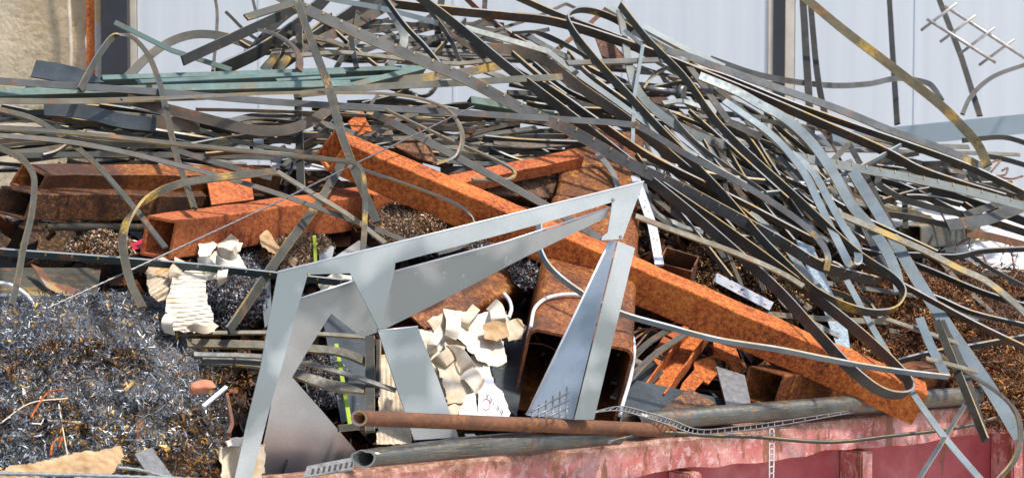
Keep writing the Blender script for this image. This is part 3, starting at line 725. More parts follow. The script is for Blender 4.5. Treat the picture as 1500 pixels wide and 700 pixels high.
rn = random.Random(5)
plate('orange rusty flat plate standing behind the big curved strip', 'redrust', [(300, 248), (365, 246), (372, 292), (310, 300)], o=.0, t=8)
plate('small orange rusty triangle above the upper end of the long tube', 'rust', [(510, 178), (530, 163), (545, 192), (520, 200)], o=.02, t=5)
plate('dark brown steel wedge between the long tube and the grey bars', 'sootrust', [(575, 213), (620, 196), (642, 240), (612, 232)], o=.04, t=6)
plate('dark rusty plate hanging in the upper strips, taller of the two', 'sootrust', [(872, 56), (900, 66), (932, 100), (890, 104)], o=.10, t=4)
plate('dark rusty plate behind the strips under the hanging one', 'sootrust', [(896, 122), (960, 128), (1004, 168), (930, 170)], o=.14, t=4)
plate('dark olive plate with yellow flecks under the long dark bar, left', 'olive', [(-20, 392), (148, 392, .10), (142, 433, .02), (-20, 434, .02)], o=.06, t=6)
plate('twisted thin rusty sheet in front of the olive plate', 'rustbar', [(45, 386), (62, 393), (75, 412), (118, 424), (112, 436), (84, 430), (68, 420)], o=.0, t=3)
plate('dark teal plate with curved top sticking up at the left', 'sheet', [(45, 112), (53, 88), (82, 92), (113, 99), (135, 108), (153, 121), (100, 122)], o=-.02, t=4)
plate('small teal plate corner poking out under the upper left plate', 'sheet', [(36, 134), (38, 122), (66, 134)], o=-.05, t=3)
plate('dark grey plate leaning inside beside the wide tube mouth', 'sheet', [(745, 478), (778, 488), (757, 610), (700, 560)], o=.02, t=5)
plate('dark grey short plate in the hollow right of the wide tube', 'sheet', [(905, 568), (952, 520), (972, 545), (945, 572)], o=.05, t=5)
plate('long thin dark plate lying above the rim pipes', 'sheet', [(912, 552), (1062, 584), (1060, 612), (912, 612)], o=-.02, t=4)
plate('grey steel plate standing left of the small open tube', 'dull', [(1049, 536), (1091, 549), (1100, 592), (1064, 592)], o=-.10, t=5)
plate('rusty V shaped bracket half in front of the long dark plate', 'sootrust', [(968, 600), (1010, 568), (1048, 590), (1020, 602)], o=-.06, t=6)
plate('rusty shaped plate with a rounded lobe in the hollow', 'rust', [(1016, 530), (1045, 520), (1052, 545), (1038, 562), (1020, 552)], o=.06, t=8)
plate('rusty square offcut below the lobed plate', 'rust', [(1000, 560), (1018, 540), (1032, 556), (1015, 574), (996, 570)], o=.05, t=8)
plate('rusty bent lug above the grey standing plate', 'rust', [(1045, 500), (1078, 510), (1090, 540), (1080, 548), (1064, 525), (1046, 518)], o=.04, t=12)
plate('brown rust sheet between the wide tube and the black plate', 'redrust', [(700, 470), (742, 455), (748, 560), (716, 580)], o=.12, t=5)
plate('rusty flat standing in the silver shavings', 'rustbar', [(199, 598), (207, 594), (216, 648), (200, 650)], o=-.24, t=6)
plate('grey flat plate lying at the bottom of the silver shavings', 'dull', [(197, 664), (222, 655), (255, 700), (224, 706)], o=-.33, t=6)
plate('small white flat sticking out of the dark part of the shavings', 'zinc', [(43, 609), (92, 603), (96, 609), (45, 620)], o=-.28, t=3)
plate('white narrow chip standing at the left of the shavings', 'plastic', [(31, 572), (36, 570), (41, 586), (36, 590)], o=-.27, t=3)
plate('spangled zinc plate leaning by the long dark loop', 'spangle', [(1165, 350), (1192, 362), (1215, 420), (1240, 470), (1247, 524), (1228, 512), (1205, 450)], o=.02, t=3)
plate('dark folded plate in the middle of the right tangle', 'sheet', [(1059, 250), (1103, 245), (1145, 288), (1115, 292)], o=.03, t=3)
plate('small bright plate beside the dark folded plate', 'galv', [(1104, 247), (1124, 264), (1118, 285), (1108, 270)], o=.05, t=3)
plate('blue grey plate behind the frame, left of its apex', 'sheet', [(470, 450), (540, 480), (545, 600), (500, 620)], o=.10, t=4)
plate('bluish sheet corner under the middle of the top bar', 'galv', [(458, 398), (526, 352), (560, 372), (545, 400)], o=.06, t=3)
plate('pale sheet scrap left of the frame leg', 'galv', [(376, 382), (396, 396), (398, 470), (388, 480)], o=.05, t=3)
plate('purple grey sheet under the big loop at left of the frame top', 'galv', [(467, 350), (490, 362), (485, 384), (468, 384)], o=.05, t=3)
plate('rough speckled flat sheet at the left end of the long orange tube', 'zinc', [(392, 222), (500, 224), (505, 250), (400, 246)], o=.12, t=4)
plate('galvanised short block in the left tangle', 'galv', [(371, 203), (386, 203), (387, 221), (371, 221)], o=.0, t=20)
plate('galvanised small block left in the tangle', 'galv', [(270, 197), (284, 197), (284, 208), (270, 208)], o=.02, t=20)
plate('small grey white tab hanging beside the thin vertical bar', 'zinc', [(928, 163), (940, 165), (940, 178), (928, 172)], o=.0, t=3)
plate('grey tab below the white one', 'galv', [(932, 214), (946, 216), (948, 232), (934, 230)], o=.05, t=3)

# ------------------------------------------------------------------ the bright sheet metal frame
fr = empty('galvanised_frame', Q(560, 690, -.3), 'bright galvanised angular sheet metal frame standing in front of the heap', 'metal frame')
FA = [(407, 399), (500, 376), (700, 327), (943, 267), (912, 350), (896, 351), (881, 352), (882, 347), (890, 341), (894, 318), (897, 296), (820, 320), (740, 342), (579, 385), (578, 397), (568, 438), (556, 484), (513, 400), (451, 402), (436, 452), (412, 540), (395, 598), (368, 705), (343, 705), (361, 620), (381, 540), (395, 465)]
FP0 = Q(343, 705, -.08)
def face_n(lean, yaw=0):
    n = (Matrix.Rotation(rad(yaw), 3, 'Z') @ -V); return (n * math.cos(rad(lean)) + ZV * math.sin(rad(lean))).normalized()
def on_plane(x, y, n, p0=FP0):
    r = ray(x, y); return CAM + r * ((p0 - CAM).dot(n) / r.dot(n))
NA, NB = face_n(4, -6), face_n(-13, -9)
PB0 = on_plane(894, 303, NA) + V * .012
def fa(x, y, back=0): return on_plane(x, y, NA) + V * back
def fb(x, y, back=0): return on_plane(x, y, NB, PB0) + V * back
NM = face_n(6, -2); PM0 = fb(580, 482)
def fm(x, y): return on_plane(x, y, NM, PM0)
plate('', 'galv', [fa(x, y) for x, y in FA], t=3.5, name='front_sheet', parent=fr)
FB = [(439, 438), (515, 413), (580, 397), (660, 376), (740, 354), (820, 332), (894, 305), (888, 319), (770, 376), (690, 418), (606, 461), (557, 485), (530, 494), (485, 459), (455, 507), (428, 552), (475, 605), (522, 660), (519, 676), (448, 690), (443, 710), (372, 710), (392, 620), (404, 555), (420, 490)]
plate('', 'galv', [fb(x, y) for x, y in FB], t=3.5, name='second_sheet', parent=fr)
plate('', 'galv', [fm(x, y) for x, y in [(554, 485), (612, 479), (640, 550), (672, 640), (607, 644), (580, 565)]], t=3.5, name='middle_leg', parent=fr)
wa, wb = fa(903, 352), fa(839, 614); wc = fa(771, 608); wc = wc + (wc - CAM).normalized() * .11
NW = (wb - wa).cross(wc - wa).normalized()
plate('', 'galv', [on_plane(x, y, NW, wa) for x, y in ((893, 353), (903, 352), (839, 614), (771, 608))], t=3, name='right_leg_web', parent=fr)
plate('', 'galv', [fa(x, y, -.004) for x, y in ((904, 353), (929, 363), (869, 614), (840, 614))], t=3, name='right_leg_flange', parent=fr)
keep(rod('', 'lip', 1.7, [on_plane(x, y, NW, wa) for x, y in ((893, 353), (772, 607))], sm=0, name='folded_edge', parent=fr), fr)
for f_, lp, rr_ in ((fa, [(407, 398), (943, 266)], 1.3), (fb, [(439, 437), (515, 412)], 1.2), (fb, [(579, 397), (740, 354), (894, 304)], 1.2), (fm, [(554, 484), (612, 478)], 1.2)):
    keep(rod('', 'lip', rr_, [f_(x, y) for x, y in lp], sm=0, name='folded_edge', parent=fr), fr)
for (x, y) in ((898, 293), (909, 347), (452, 402)):
    bm = ring_tube_bm([fa(x, y, -.003), fa(x, y, .001)], .0045, 10); keep(link('corner_hole', bm, 'brown'), fr)

# ------------------------------------------------------------------ combs, gratings, mesh
cb = empty('slotted_plate', Q(480, 680, -.42), 'grey plate with a row of dark slots in the corner under the frame', 'metal plate')
plate('', 'dull', [(444, 699), (450, 682), (522, 668), (523, 668), (516, 688)], o=-.12, t=3, name='sheet', parent=cb)
for i in range(9):
    x = 456 + i * 8.2; y = 690 - i * 1.55
    bm = plate_bm([Q(x, y + 3.5, -.124), Q(x + 3.5, y + 2.8, -.124), Q(x + 5, y - 4.5, -.124), Q(x + 1.5, y - 4, -.124)], .001); keep(link('slot', bm, 'black'), cb)
gt = empty('metal_grating', Q(810, 600, -.5), 'small square grating leaning on the right leg of the frame', 'grating')
for i in range(6):
    x = 779 + i * 10.2
    keep(rod('', 'dull', 1.5, [(x, 613, -.44), (x + .5, 600 - i * 6.6, -.44)], name='bar', parent=gt), gt)
for a_, b_ in (((770, 606), (833, 575)), ((778, 612), (833, 586)), ((798, 612), (833, 597)), ((818, 613), (833, 607))):
    keep(rod('', 'dull', 1.4, [(*a_, -.444), (*b_, -.444)], name='bar', parent=gt), gt)
def ladder(label, mat, A, B, r, step, name='wire_ladder', cat='wire strip', o=-.3):
    pa = catmull([Q(*p, o) for p in A], 10); pb = catmull([Q(*p, o) for p in B], 10)
    root = empty(name, pa[0], label, cat); d = (pa[0] - CAM).dot(FV)
    for p in (pa, pb): keep(link('side_wire', ring_tube_bm(p, r * d / FPX, 6), mat), root)
    L = sum((a - b).length for a, b in zip(pa, pa[1:])); n = int(L / (step * d / FPX))
    for i in range(n + 1):
        bm = bmesh.new(); s = i / n * (len(pa) - 1.001); k = int(s); f = s - k
        s2 = i / n * (len(pb) - 1.001); k2 = int(s2); f2 = s2 - k2
        ring_tube_bm([pa[k].lerp(pa[k + 1], f), pb[k2].lerp(pb[k2 + 1], f2)], r * .9 * d / FPX, 5, bm)
        keep(link('rung', bm, mat), root)
ladder('wavy wire ladder strip trailing over the pipes', 'dull', [(868, 603), (911, 595), (946, 603), (985, 615), (1020, 628), (1083, 624), (1140, 617), (1248, 601)],
       [(830, 612), (905, 601), (942, 610), (980, 622), (1018, 635), (1083, 631), (1140, 623), (1248, 604)], 1.1, 11, o=-.22)
ladder('narrow white ladder strip hanging down the red skip wall', 'wirew', [(1127.5, 628), (1127, 665), (1127, 712)], [(1133.5, 628), (1133.5, 665), (1132.5, 712)], 1.3, 13, o=-.14)
ms = empty('reinforcing_mesh', P(1410, 60, 7.6), 'piece of welded rod mesh sticking up at the top right', 'wire mesh')
def mrod(a, b, r=2.6, d=7.5):
    keep(link('rod', ring_tube_bm([P(*a, d), P(*b, d - .05)], r * d / FPX, 8), 'wirew'), ms)
mrod((1358, 28), (1459, 92)); mrod((1384, 9), (1515, 94)); 
for a, b in (((1349, 45), (1402, 5)), ((1377, 62), (1429, 23)), ((1405, 80), (1457, 41)), ((1434, 96), (1486, 58))): mrod(a, b, 2.2, 7.514)
rod('long thin rod holding up the welded mesh', 'mill', 2.2, [(1515, 94, .25), (1560, 130, .2), (1600, 240, .1)])
# thin wire work, right
for i, pts in enumerate([[(1400, 366), (1402, 358), (1424, 346), (1438, 336)], [(1421, 350), (1419, 372)], [(1420, 362), (1443, 347)], [(1418, 375), (1440, 374), (1447, 390), (1452, 406)], [(1435, 400), (1490, 372), (1488, 382), (1460, 396)], [(1458, 404), (1476, 398)], [(1482, 410), (1492, 396), (1515, 394)], [(1417, 380), (1440, 395), (1480, 398)],
                         [(1475, 352), (1466, 385)], [(1478, 350), (1486, 394)], [(1370, 280), (1370, 297)], [(1378, 310), (1392, 292), (1402, 298)], [(1375, 305), (1384, 322)]]):
    rod('thin bent rusty or pale wire among the white sheeting at the right', 'wirew' if i % 3 else 'rustbar', 1.6, pts, o=.14, sm=0, group='thin wires at the right', name='wire', cat='wire')
for i, pts in enumerate([[(1448, 240), (1465, 234), (1452, 252)], [(1468, 250), (1476, 246), (1472, 256), (1460, 258), (1480, 262), (1498, 258)], [(1462, 285), (1470, 290), (1466, 282), (1474, 284)]]):
    rod('curled rusty wire end above the big bar at the right edge', 'rustbar', 1.6, pts, o=.0, group='curled wire ends at the right edge', name='wire', cat='wire')
for i, pts in enumerate([[(905, 520), (925, 500), (955, 482), (975, 482)], [(928, 512), (948, 488), (956, 478)], [(925, 488), (950, 482), (985, 496)], [(955, 520), (975, 528), (960, 512)]]):
    rod('thin rusty wire bent in the hollow under the long tube', 'rustbar', 1.8, pts, o=.02, group='rusty wires in the hollow', name='wire', cat='wire')
rod('fine curved rusty wire crossing the mouth of the wide tube', 'rustbar', .9, [(770, 502, -.16), (795, 504, -.18), (816, 513, -.2)], name='wire', cat='wire')

# ------------------------------------------------------------------ cardboard, paper, plastic
def crumple(label, mat, pts, o=-.1, amp=.03, seed=1, name='cardboard', cat='cardboard', corr=0, t=.0016, cdir=(1, 0), n=46, curl=.05):
    """torn crumpled sheet: outline points, filled with a folded grid"""
    tp = []
    for (ax_, ay_), (bx_, by_) in zip(pts, pts[1:] + pts[:1]):
        L_ = math.hypot(bx_ - ax_, by_ - ay_); m_ = max(1, int(L_ / 5))
        for q_ in range(m_):
            f_ = q_ / m_; j_ = 0 if q_ == 0 else min(2.6, L_ * .08); tp.append((ax_ + (bx_ - ax_) * f_ + rn.uniform(-j_, j_), ay_ + (by_ - ay_) * f_ + rn.uniform(-j_, j_)))
    pts = tp; xs_ = [p[0] for p in pts]; ys_ = [p[1] for p in pts]; x0, x1, y0, y1 = min(xs_), max(xs_), min(ys_), max(ys_); st = max(x1 - x0, y1 - y0) / n
    def ins(x, y):
        c = False; j = len(pts) - 1
        for i in range(len(pts)):
            if (pts[i][1] > y) != (pts[j][1] > y) and x < (pts[j][0] - pts[i][0]) * (y - pts[i][1]) / (pts[j][1] - pts[i][1]) + pts[i][0]: c = not c
            j = i
        return c
    def edge(x, y):
        b = None; bd = 1e9; j = len(pts) - 1
        for i in range(len(pts)):
            a = Vector(pts[j]); d = Vector(pts[i]) - a; tt = max(0, min(1, (Vector((x, y)) - a).dot(d) / d.length_squared)); q = a + d * tt
            dd = (q - Vector((x, y))).length
            if dd < bd: bd = dd; b = q
            j = i
        return b
    bm = bmesh.new(); uv = bm.loops.layers.uv.verify(); nx = int((x1 - x0) / st) + 2; ny = int((y1 - y0) / st) + 2; G_ = {}; px_of = {}
    for i in range(-1, nx + 1):
        for j in range(-1, ny + 1):
            x, y = x0 + i * st, y0 + j * st
            if not ins(x, y):
                q = edge(x, y)
                if (q - Vector((x, y))).length > st * .95: continue
                x, y = q.x + rn.uniform(-.1, .1) * st, q.y + rn.uniform(-.1, .1) * st
            s = seed * 7.1
            xw, yw = x + 9 * noise.noise(Vector((x * .02, y * .02, s))), y + 9 * noise.noise(Vector((x * .02 + 9, y * .02, s)))
            k = 0
            for q_, (lam, am) in enumerate(((90, .9), (47, .6), (29, .32), (15, .10))):
                an_ = s * 1.7 + q_ * 2.1; u_ = (xw * math.cos(an_) + yw * math.sin(an_)) / lam + s
                k += am * abs((u_ % 1) - .5) * 2
            k *= .75
            cx, cy = (x0 + x1) / 2, (y0 + y1) / 2; rr = ((x - cx) / (x1 - x0)) ** 2 + ((y - cy) / (y1 - y0)) ** 2
            cr = corr * math.sin((x * cdir[0] + y * cdir[1]) * .95 + 3 * noise.noise(Vector((x * .02, y * .02, s)))) * .0042
            v = bm.verts.new(Q(x, y, o + (k - .7) * amp * .55 + rr * curl * math.sin(s * 1.9) + cr + (x - cx) * math.sin(s * 3.3) * .0008 + (y - cy) * math.cos(s * 2.1) * .0008)); G_[i, j] = v; px_of[v] = (x, y)
    for (i, j), v in list(G_.items()):
        q = [G_.get(k) for k in ((i, j), (i, j + 1), (i + 1, j + 1), (i + 1, j))]
        if all(q):
            f = bm.faces.new(q)
            for lo in f.loops: a = px_of[lo.vert]; lo[uv].uv = ((a[0] * cdir[0] + a[1] * cdir[1]) * .12, (a[1] * cdir[0] - a[0] * cdir[1]) * .12)
    bmesh.ops.delete(bm, geom=[v for v in bm.verts if not v.link_faces], context='VERTS')
    ob = link(name, bm, mat); sm = ob.modifiers.new('thick', 'SOLIDIFY'); sm.thickness = t; sm.offset = 0
    tag(ob, label, cat); return ob
crumple('fan shaped ribbed cardboard piece, left lobe of the torn box', 'card', [(212, 400), (220, 384), (238, 376), (252, 384), (254, 410), (248, 438), (232, 442), (218, 428)], o=-.20, seed=2, corr=1, cdir=(.55, .83), n=40, curl=.10)
crumple('crushed white cardboard box hanging over the silver shavings', 'cardwhite', [(252, 402), (272, 396), (300, 392), (330, 400), (300, 412), (303, 440), (312, 458), (314, 486), (248, 486), (243, 440), (250, 425)], o=-.20, seed=3, corr=1, cdir=(.1, 1), n=42, amp=.04)
crumple('pale ribbed cardboard flap under the tan piece', 'cardwhite', [(296, 378), (328, 360), (350, 372), (362, 392), (340, 398), (305, 392)], o=-.05, seed=4, corr=1, cdir=(.5, .8), n=36)
crumple('tan torn cardboard piece topmost by the channel end', 'card', [(312, 348), (335, 338), (350, 352), (342, 368), (320, 366)], o=-.06, seed=5)
crumple('white curled cardboard cup beside the tan torn piece', 'cardwhite', [(290, 358), (302, 350), (318, 358), (308, 374), (292, 376)], o=-.07, seed=6)
crumple('small white torn card right of the curled cup', 'cardwhite', [(318, 360), (340, 352), (356, 356), (352, 368), (324, 370)], o=-.08, seed=16)
crumple('orange stained torn cardboard left of the neon strip', 'cardorange', [(380, 345), (390, 336), (402, 352), (412, 364), (436, 382), (432, 392), (410, 376), (384, 362)], o=-.04, seed=7)
crumple('ribbed white cardboard glimpsed through the frame opening', 'cardwhite', [(462, 408), (490, 400), (516, 402), (518, 420), (470, 425)], o=.0, seed=8, corr=1, cdir=(.7, .7))
crumple('ribbed cream cardboard fan right of the middle leg', 'cardwhite', [(612, 482), (650, 482), (662, 492), (646, 520), (640, 545), (628, 530)], o=-.10, seed=9, corr=1, cdir=(.8, .55), n=40)
crumple('large white torn cardboard flap in the centre', 'cardwhite', [(668, 455), (700, 462), (732, 452), (744, 462), (748, 480), (720, 488), (738, 500), (742, 530), (728, 537), (700, 528), (676, 500), (664, 490), (676, 478)], o=-.14, seed=10, n=36, amp=.035)
crumple('brown rusty wadded lump rolled in the white flap', 'cardorange', [(708, 475), (722, 468), (742, 474), (746, 492), (728, 500), (710, 496)], o=-.19, seed=11, amp=.05)
crumple('tan crumpled card between the ribbed fan and white flap', 'card', [(650, 500), (664, 490), (682, 508), (676, 524), (650, 528)], o=-.13, seed=12)
crumple('cream cardboard with yellow stains below the tan card', 'card', [(640, 530), (664, 524), (680, 535), (676, 548), (690, 570), (684, 590), (655, 592), (648, 560)], o=-.14, seed=13, n=30, amp=.04)
crumple('white torn card scraps packed under the white flap', 'cardwhite', [(690, 520), (716, 530), (722, 560), (706, 590), (686, 580), (680, 548)], o=-.12, seed=41, amp=.05)
crumple('cream card strip curling beside the middle leg foot', 'card', [(640, 545), (660, 560), (690, 600), (684, 614), (664, 612), (650, 590)], o=-.12, seed=42, amp=.04)
crumple('small cream scrap at the top of the centre cardboard', 'card', [(625, 470), (650, 458), (672, 466), (668, 486), (640, 488)], o=-.10, seed=43, amp=.05)
crumple('white card scrap in front of the black plate', 'card', [(735, 470), (758, 466), (772, 478), (764, 496), (745, 500)], o=-.10, seed=44, amp=.05)
pp = crumple('white printed paper with a barcode and red mark', 'plastic', [(708, 535), (716, 548), (735, 572), (748, 604), (745, 612), (698, 612), (700, 575)], o=-.14, seed=14, amp=.012, name='paper', cat='paper', t=.001, curl=.02)
plate('white torn paper corner left of the barcode paper', 'cardwhite', [(684, 578), (696, 574), (700, 612), (676, 614), (672, 604)], o=-.18, t=1.5, name='paper', cat='paper')
crumple('beige cardboard standing behind the middle leg', 'card', [(556, 520), (582, 515), (600, 560), (602, 650), (552, 650)], o=.0, seed=15, amp=.05, corr=1, n=40)
crumple('big crumpled brown cardboard sheet at the bottom left corner', 'cardorange', [(-20, 694), (28, 680), (60, 676), (108, 662), (140, 662), (176, 652), (182, 668), (168, 690), (160, 700), (60, 698), (-20, 706)], o=-.42, seed=17, n=44, amp=.035)
crumple('dirty white cardboard edge left of the frame foot', 'cardwhite', [(330, 646), (384, 632), (382, 650), (334, 654)], o=-.10, seed=18)
crumple('pale stained board at the foot of the frame', 'card', [(320, 652), (388, 650), (384, 712), (326, 706)], o=-.08, seed=19, amp=.02)
crumple('crumpled red plastic wrapper by the curled channel end', 'redplastic', [(190, 356), (210, 350), (222, 346), (218, 364), (196, 366)], o=-.02, seed=20, name='wrapper', cat='wrapper', t=.001)
rt = random.Random(77)
for i_, (x_, y_) in enumerate([(640, 500), (662, 476), (690, 470), (722, 462), (676, 532), (690, 556), (650, 520), (600, 560)]):
    a_ = rt.uniform(0, 6.3); l_ = rt.uniform(14, 26); dx_, dy_ = math.cos(a_) * l_, math.sin(a_) * l_
    S('torn curled strip of pale card in the pile right of the middle leg', rt.choice(('cardwhite', 'card', 'cardwhite')), rt.uniform(14, 26),
      [(x_ - dx_, y_ - dy_, -.13 + rt.uniform(-.02, .04)), (x_ - dx_ * .2 + dy_ * .3, y_ - dy_ * .2 - dx_ * .3, -.20), (x_ + dx_ * .5 + dy_ * .2, y_ + dy_ * .5, -.20), (x_ + dx_, y_ + dy_, -.13 + rt.uniform(-.04, .04))],
      phi=(rt.uniform(-32, 32), rt.uniform(-32, 32)), t=1.5, name='cardboard', cat='cardboard', group='torn card strips in the centre pile', wob=.015)
for i_, (x_, y_) in enumerate([(262, 396), (300, 388), (330, 372), (250, 470), (298, 474), (322, 398)]):
    a_ = rt.uniform(0, 6.3); l_ = rt.uniform(12, 20); dx_, dy_ = math.cos(a_) * l_, math.sin(a_) * l_
    S('torn curled strip of pale card around the white cardboard box at the left', rt.choice(('cardwhite', 'card')), rt.uniform(12, 20),
      [(x_ - dx_, y_ - dy_, -.2), (x_ - dx_ * .2 + dy_ * .3, y_ - dy_ * .2 - dx_ * .3, -.26), (x_ + dx_ * .5, y_ + dy_ * .5, -.25), (x_ + dx_, y_ + dy_, -.2)],
      phi=(rt.uniform(-32, 32), rt.uniform(-32, 32)), t=1.5, name='cardboard', cat='cardboard', group='torn card strips at the left box', wob=.015)
# barcode and red mark on the paper, lying on its plane
bm = bmesh.new()
def near_paper(x, y):
    r = ray(x, y); best = None
    me = pp.data
    ok, loc, nor, idx = pp.ray_cast(CAM, r.normalized())
    return (loc - r.normalized() * .0025) if ok else Q(x, y, -.19)
for i in range(16):
    if i in (3, 8, 12): continue
    x = 712 + i * 1.75; y = 573 + i * 2.0
    a, b = near_paper(x, y), near_paper(x - 2.2, y + 6.5); T = (b - a); sd_ = T.cross(ray(x, y)).normalized() * (.0005 + .0004 * (i % 3))
    bm.faces.new([bm.verts.new(v) for v in (a - sd_, a + sd_, b + sd_, b - sd_)])
link('barcode', bm, 'black', pp)
pth = [near_paper(712 + 6 * math.cos(a), 592 + 8 * math.sin(a)) for a in [k * .5 - 2.6 for k in range(11)]]
link('red_mark', ring_tube_bm(pth, .0011, 5), 'redplastic', pp)

bm = bmesh.new(); bmesh.ops.create_icosphere(bm, subdivisions=3, radius=.5)
c = Q(298, 565, -.27)
for v in bm.verts:
    v.co = Vector((v.co.x * .062, v.co.y * .04, v.co.z * .034)); v.co += Vector((noise.noise(v.co * 30), noise.noise(v.co * 30 + Vector((4, 4, 4))), noise.noise(v.co * 33))) * .016; v.co += c
tag(link('brick_fragment', bm, 'brick', smooth=False), 'orange pink chunk of brick lying on the silver shavings', 'brick')
# cables and hoses
rod('long white plastic cable curving over the wide tube and down its right side', 'plastic', 2.9, [(777, 480), (785, 449), (809, 434), (853, 433), (905, 460), (922, 483), (929, 510), (925, 545, -.2), (912, 592, -.2), (908, 608, -.2)], o=-.30, name='cable', cat='cable')
rod('short white plastic hook left of the wide tube', 'plastic', 3, [(738, 430), (746, 440), (749, 452), (745, 466)], o=-.10, name='cable', cat='cable')
rod('white curved band at the left edge over the olive plate', 'plastic', 2.8, [(-10, 414), (12, 416), (34, 428), (47, 442), (51, 452)], o=-.10, name='band', cat='band')
# lengths of drawn rebar
rod('twisted bright rebar crossing from the shavings up over the orange tube', 'dull', 1.5, [(68, 452, -.30), (223, 381, -.42), (400, 299, -.50), (500, 250, -.48), (694, 156, -.36)], twist=260, name='rebar', cat='rebar')
rod('twisted pale rebar along the bottom left edge', 'light', 3.0, [(-20, 693), (130, 696), (290, 702)], o=-.50, twist=260, name='rebar', cat='rebar')
rod('short bent pale rod over the grey plate in the bottom shavings', 'light', 2.4, [(172, 684), (205, 688), (240, 697), (276, 702)], o=-.46, twist=260, name='rebar', cat='rebar')
rod('dark bent bar sagging along the outside of the red rim', 'olive', 3.2, [(893, 647, -.30), (925, 639), (953, 633), (1048, 638), (1100, 639), (1213, 647), (1306, 638), (1409, 625), (1470, 608, -.14)], o=-.16)
S('', 'x', 1, [(0, 0), (1, 1)]) if False else None
# bits in the shavings
for lab, mat, pts, r in (('thin straw coloured stalk across the dark shavings, longest', 'wood', [(0, 620), (45, 590), (100, 583)], 1.0), ('upright thin stalk stuck in the dark shavings', 'wood', [(86, 592), (94, 640), (99, 668)], 1.1),
                         ('rusty bent wire in the dark shavings', 'rust', [(45, 612), (58, 590), (72, 574), (92, 570)], 1.6), ('pale flat straw beside the white flat', 'wood', [(70, 616), (118, 618)], 1.3), ('curled rusty wire low in the shavings', 'rust', [(74, 668), (78, 648), (90, 640), (86, 655)], 1.8)):
    rod(lab, mat, r, pts, o=-.33, name='stalk' if mat == 'wood' else 'wire', cat='debris')
S('short white zinc flat leaning right of the brick chunk', 'zinc', 6, [(298, 596), (332, 568)], o=-.30)
S('rusty bracket bar standing at the right of the shavings', 'rustbar', 5, [(332, 578), (340, 622), (334, 636)], o=-.22, sm=0)

# ------------------------------------------------------------------ the strips, one by one
# --- left and top left
S('long pale grey bar from the left edge that kinks right of centre and hooks down', 'grey', 12, [(-12, 117, -.22), (0, 118, -.22), (400, 149, -.24), (925, 183, -.36), (936, 186, -.38), (1010, 229, -.42), (1100, 278, -.42), (1178, 330, -.40), (1206, 360, -.38), (1213, 380, -.36), (1210, 396, -.30)], phi=(14, 14, 18, 15), t=6, sm=1, spots=[(1211, 388, 36), (932, 186, 16), (1190, 345, 25)])
S('grey bar with yellow lower edge, second at the left edge', 'yellow', 10, [(-12, 148), (120, 148), (300, 143)], phi=12, o=-.20, t=5)
S('grey bar with yellow lower edge ending bluntly at centre', 'yellow', 12, [(430, 139, -.10), (560, 127), (700, 120), (823, 113, -.26)], phi=12, o=-.2, t=6, spots=[(815, 113, 30), (700, 122, 40)])
S('thin yellowish bar curling into a round loop over the rebar tip', 'yellow', 10, [(178, 146), (370, 138), (480, 136), (560, 137), (620, 145), (655, 160), (672, 182), (677, 205), (667, 229), (637, 242)], W=(.25, .25, 1), o=-.34, t=5, spots=[(650, 240, 30), (672, 200, 14)])
S('thin grey loop arching up against the dark column', 'olive', 11, [(117, 131), (130, 106), (151, 72), (171, 52), (190, 53), (212, 74), (230, 113), (247, 180), (259, 233), (275, 280), (284, 306)], W=(.35, .15, 1), o=-.26, t=6)
S('dark green bar sloping down across the curved blue strip', 'green', 8, [(168, 33), (250, 74), (338, 103)], phi=20, o=.0, t=6, sm=0)
S('bluish dark curved strip against the pale wall, upper left', 'mill', 14, [(186, 114), (219, 82), (254, 60), (288, 51), (322, 53), (352, 62), (368, 68)], phi=15, o=.10)
S('broad dark flat bar with a square cut end, upper left', 'soot', 17, [(268, 90), (350, 52), (436, 12)], phi=-12, o=-.12, t=5)
S('bent bar making a tall inverted V, apex at the top edge', 'olive', 13, [(360, 26), (435, 3), (460, 70), (480, 122), (498, 190), (516, 238), (537, 290), (552, 326)], phi=(30, 18, 12, 12), o=-.44, t=6, sm=0, spots=[(547, 318, 22), (365, 24, 20), (480, 120, 22)])
S('thin dark bar from the left edge that curls over and drops to the frame', 'olive', 8, [(-12, 187), (103, 195), (240, 209), (400, 226), (493, 236, -.50), (518, 240, -.53), (529, 252, -.54), (534, 285, -.53), (534, 330, -.52), (532, 370, -.50)], phi=(50, 50, 50, 5), o=-.40, t=5, spots=[(530, 262, 26), (533, 320, 30)])
S('thin dark hairpin strip looping in front of the long orange tube', 'mill', 8, [(500, 236), (535, 249), (610, 275), (668, 299), (687, 312), (693, 330), (688, 350), (672, 362), (640, 371)], W=(-.25, .45, 1), o=-.42, t=4, spots=[(692, 325, 18)])
S('very long thin dark bar crossing the left channels down to the frame', 'grey', 8, [(-12, 198), (79, 206), (158, 219), (257, 242), (370, 273), (517, 323), (600, 354)], phi=20, o=-.38, t=5)
S('slim pale bar sloping from the left tangle across the brown channel', 'olive', 8, [(-8, 158), (51, 175), (89, 199), (137, 237), (189, 295), (223, 338), (242, 362)], phi=30, o=-.36, t=5)
S('slim kinked bar hanging at the far left in front of the tubes', 'olive', 9, [(-8, 215), (29, 233), (47, 256), (49, 284), (45, 319), (34, 364), (25, 410), (16, 446)], phi=25, o=-.40, t=5)
S('big yellow edged bar bent in a wide hoop, left foreground', 'olive', 13, [(404, 251, -.44), (326, 259), (257, 271), (212, 294), (188, 319), (179, 347), (182, 380), (193, 419), (208, 450)], W=(.42, .62, .8), o=-.46, t=6, spots=[(215, 290, 60), (185, 330, 40), (404, 251, 14), (330, 258, 40)])
S('thin end piece running down from the tip of the wide hoop', 'yellow', 7, [(406, 251), (456, 282), (507, 313), (564, 356)], phi=45, o=-.42, t=4)
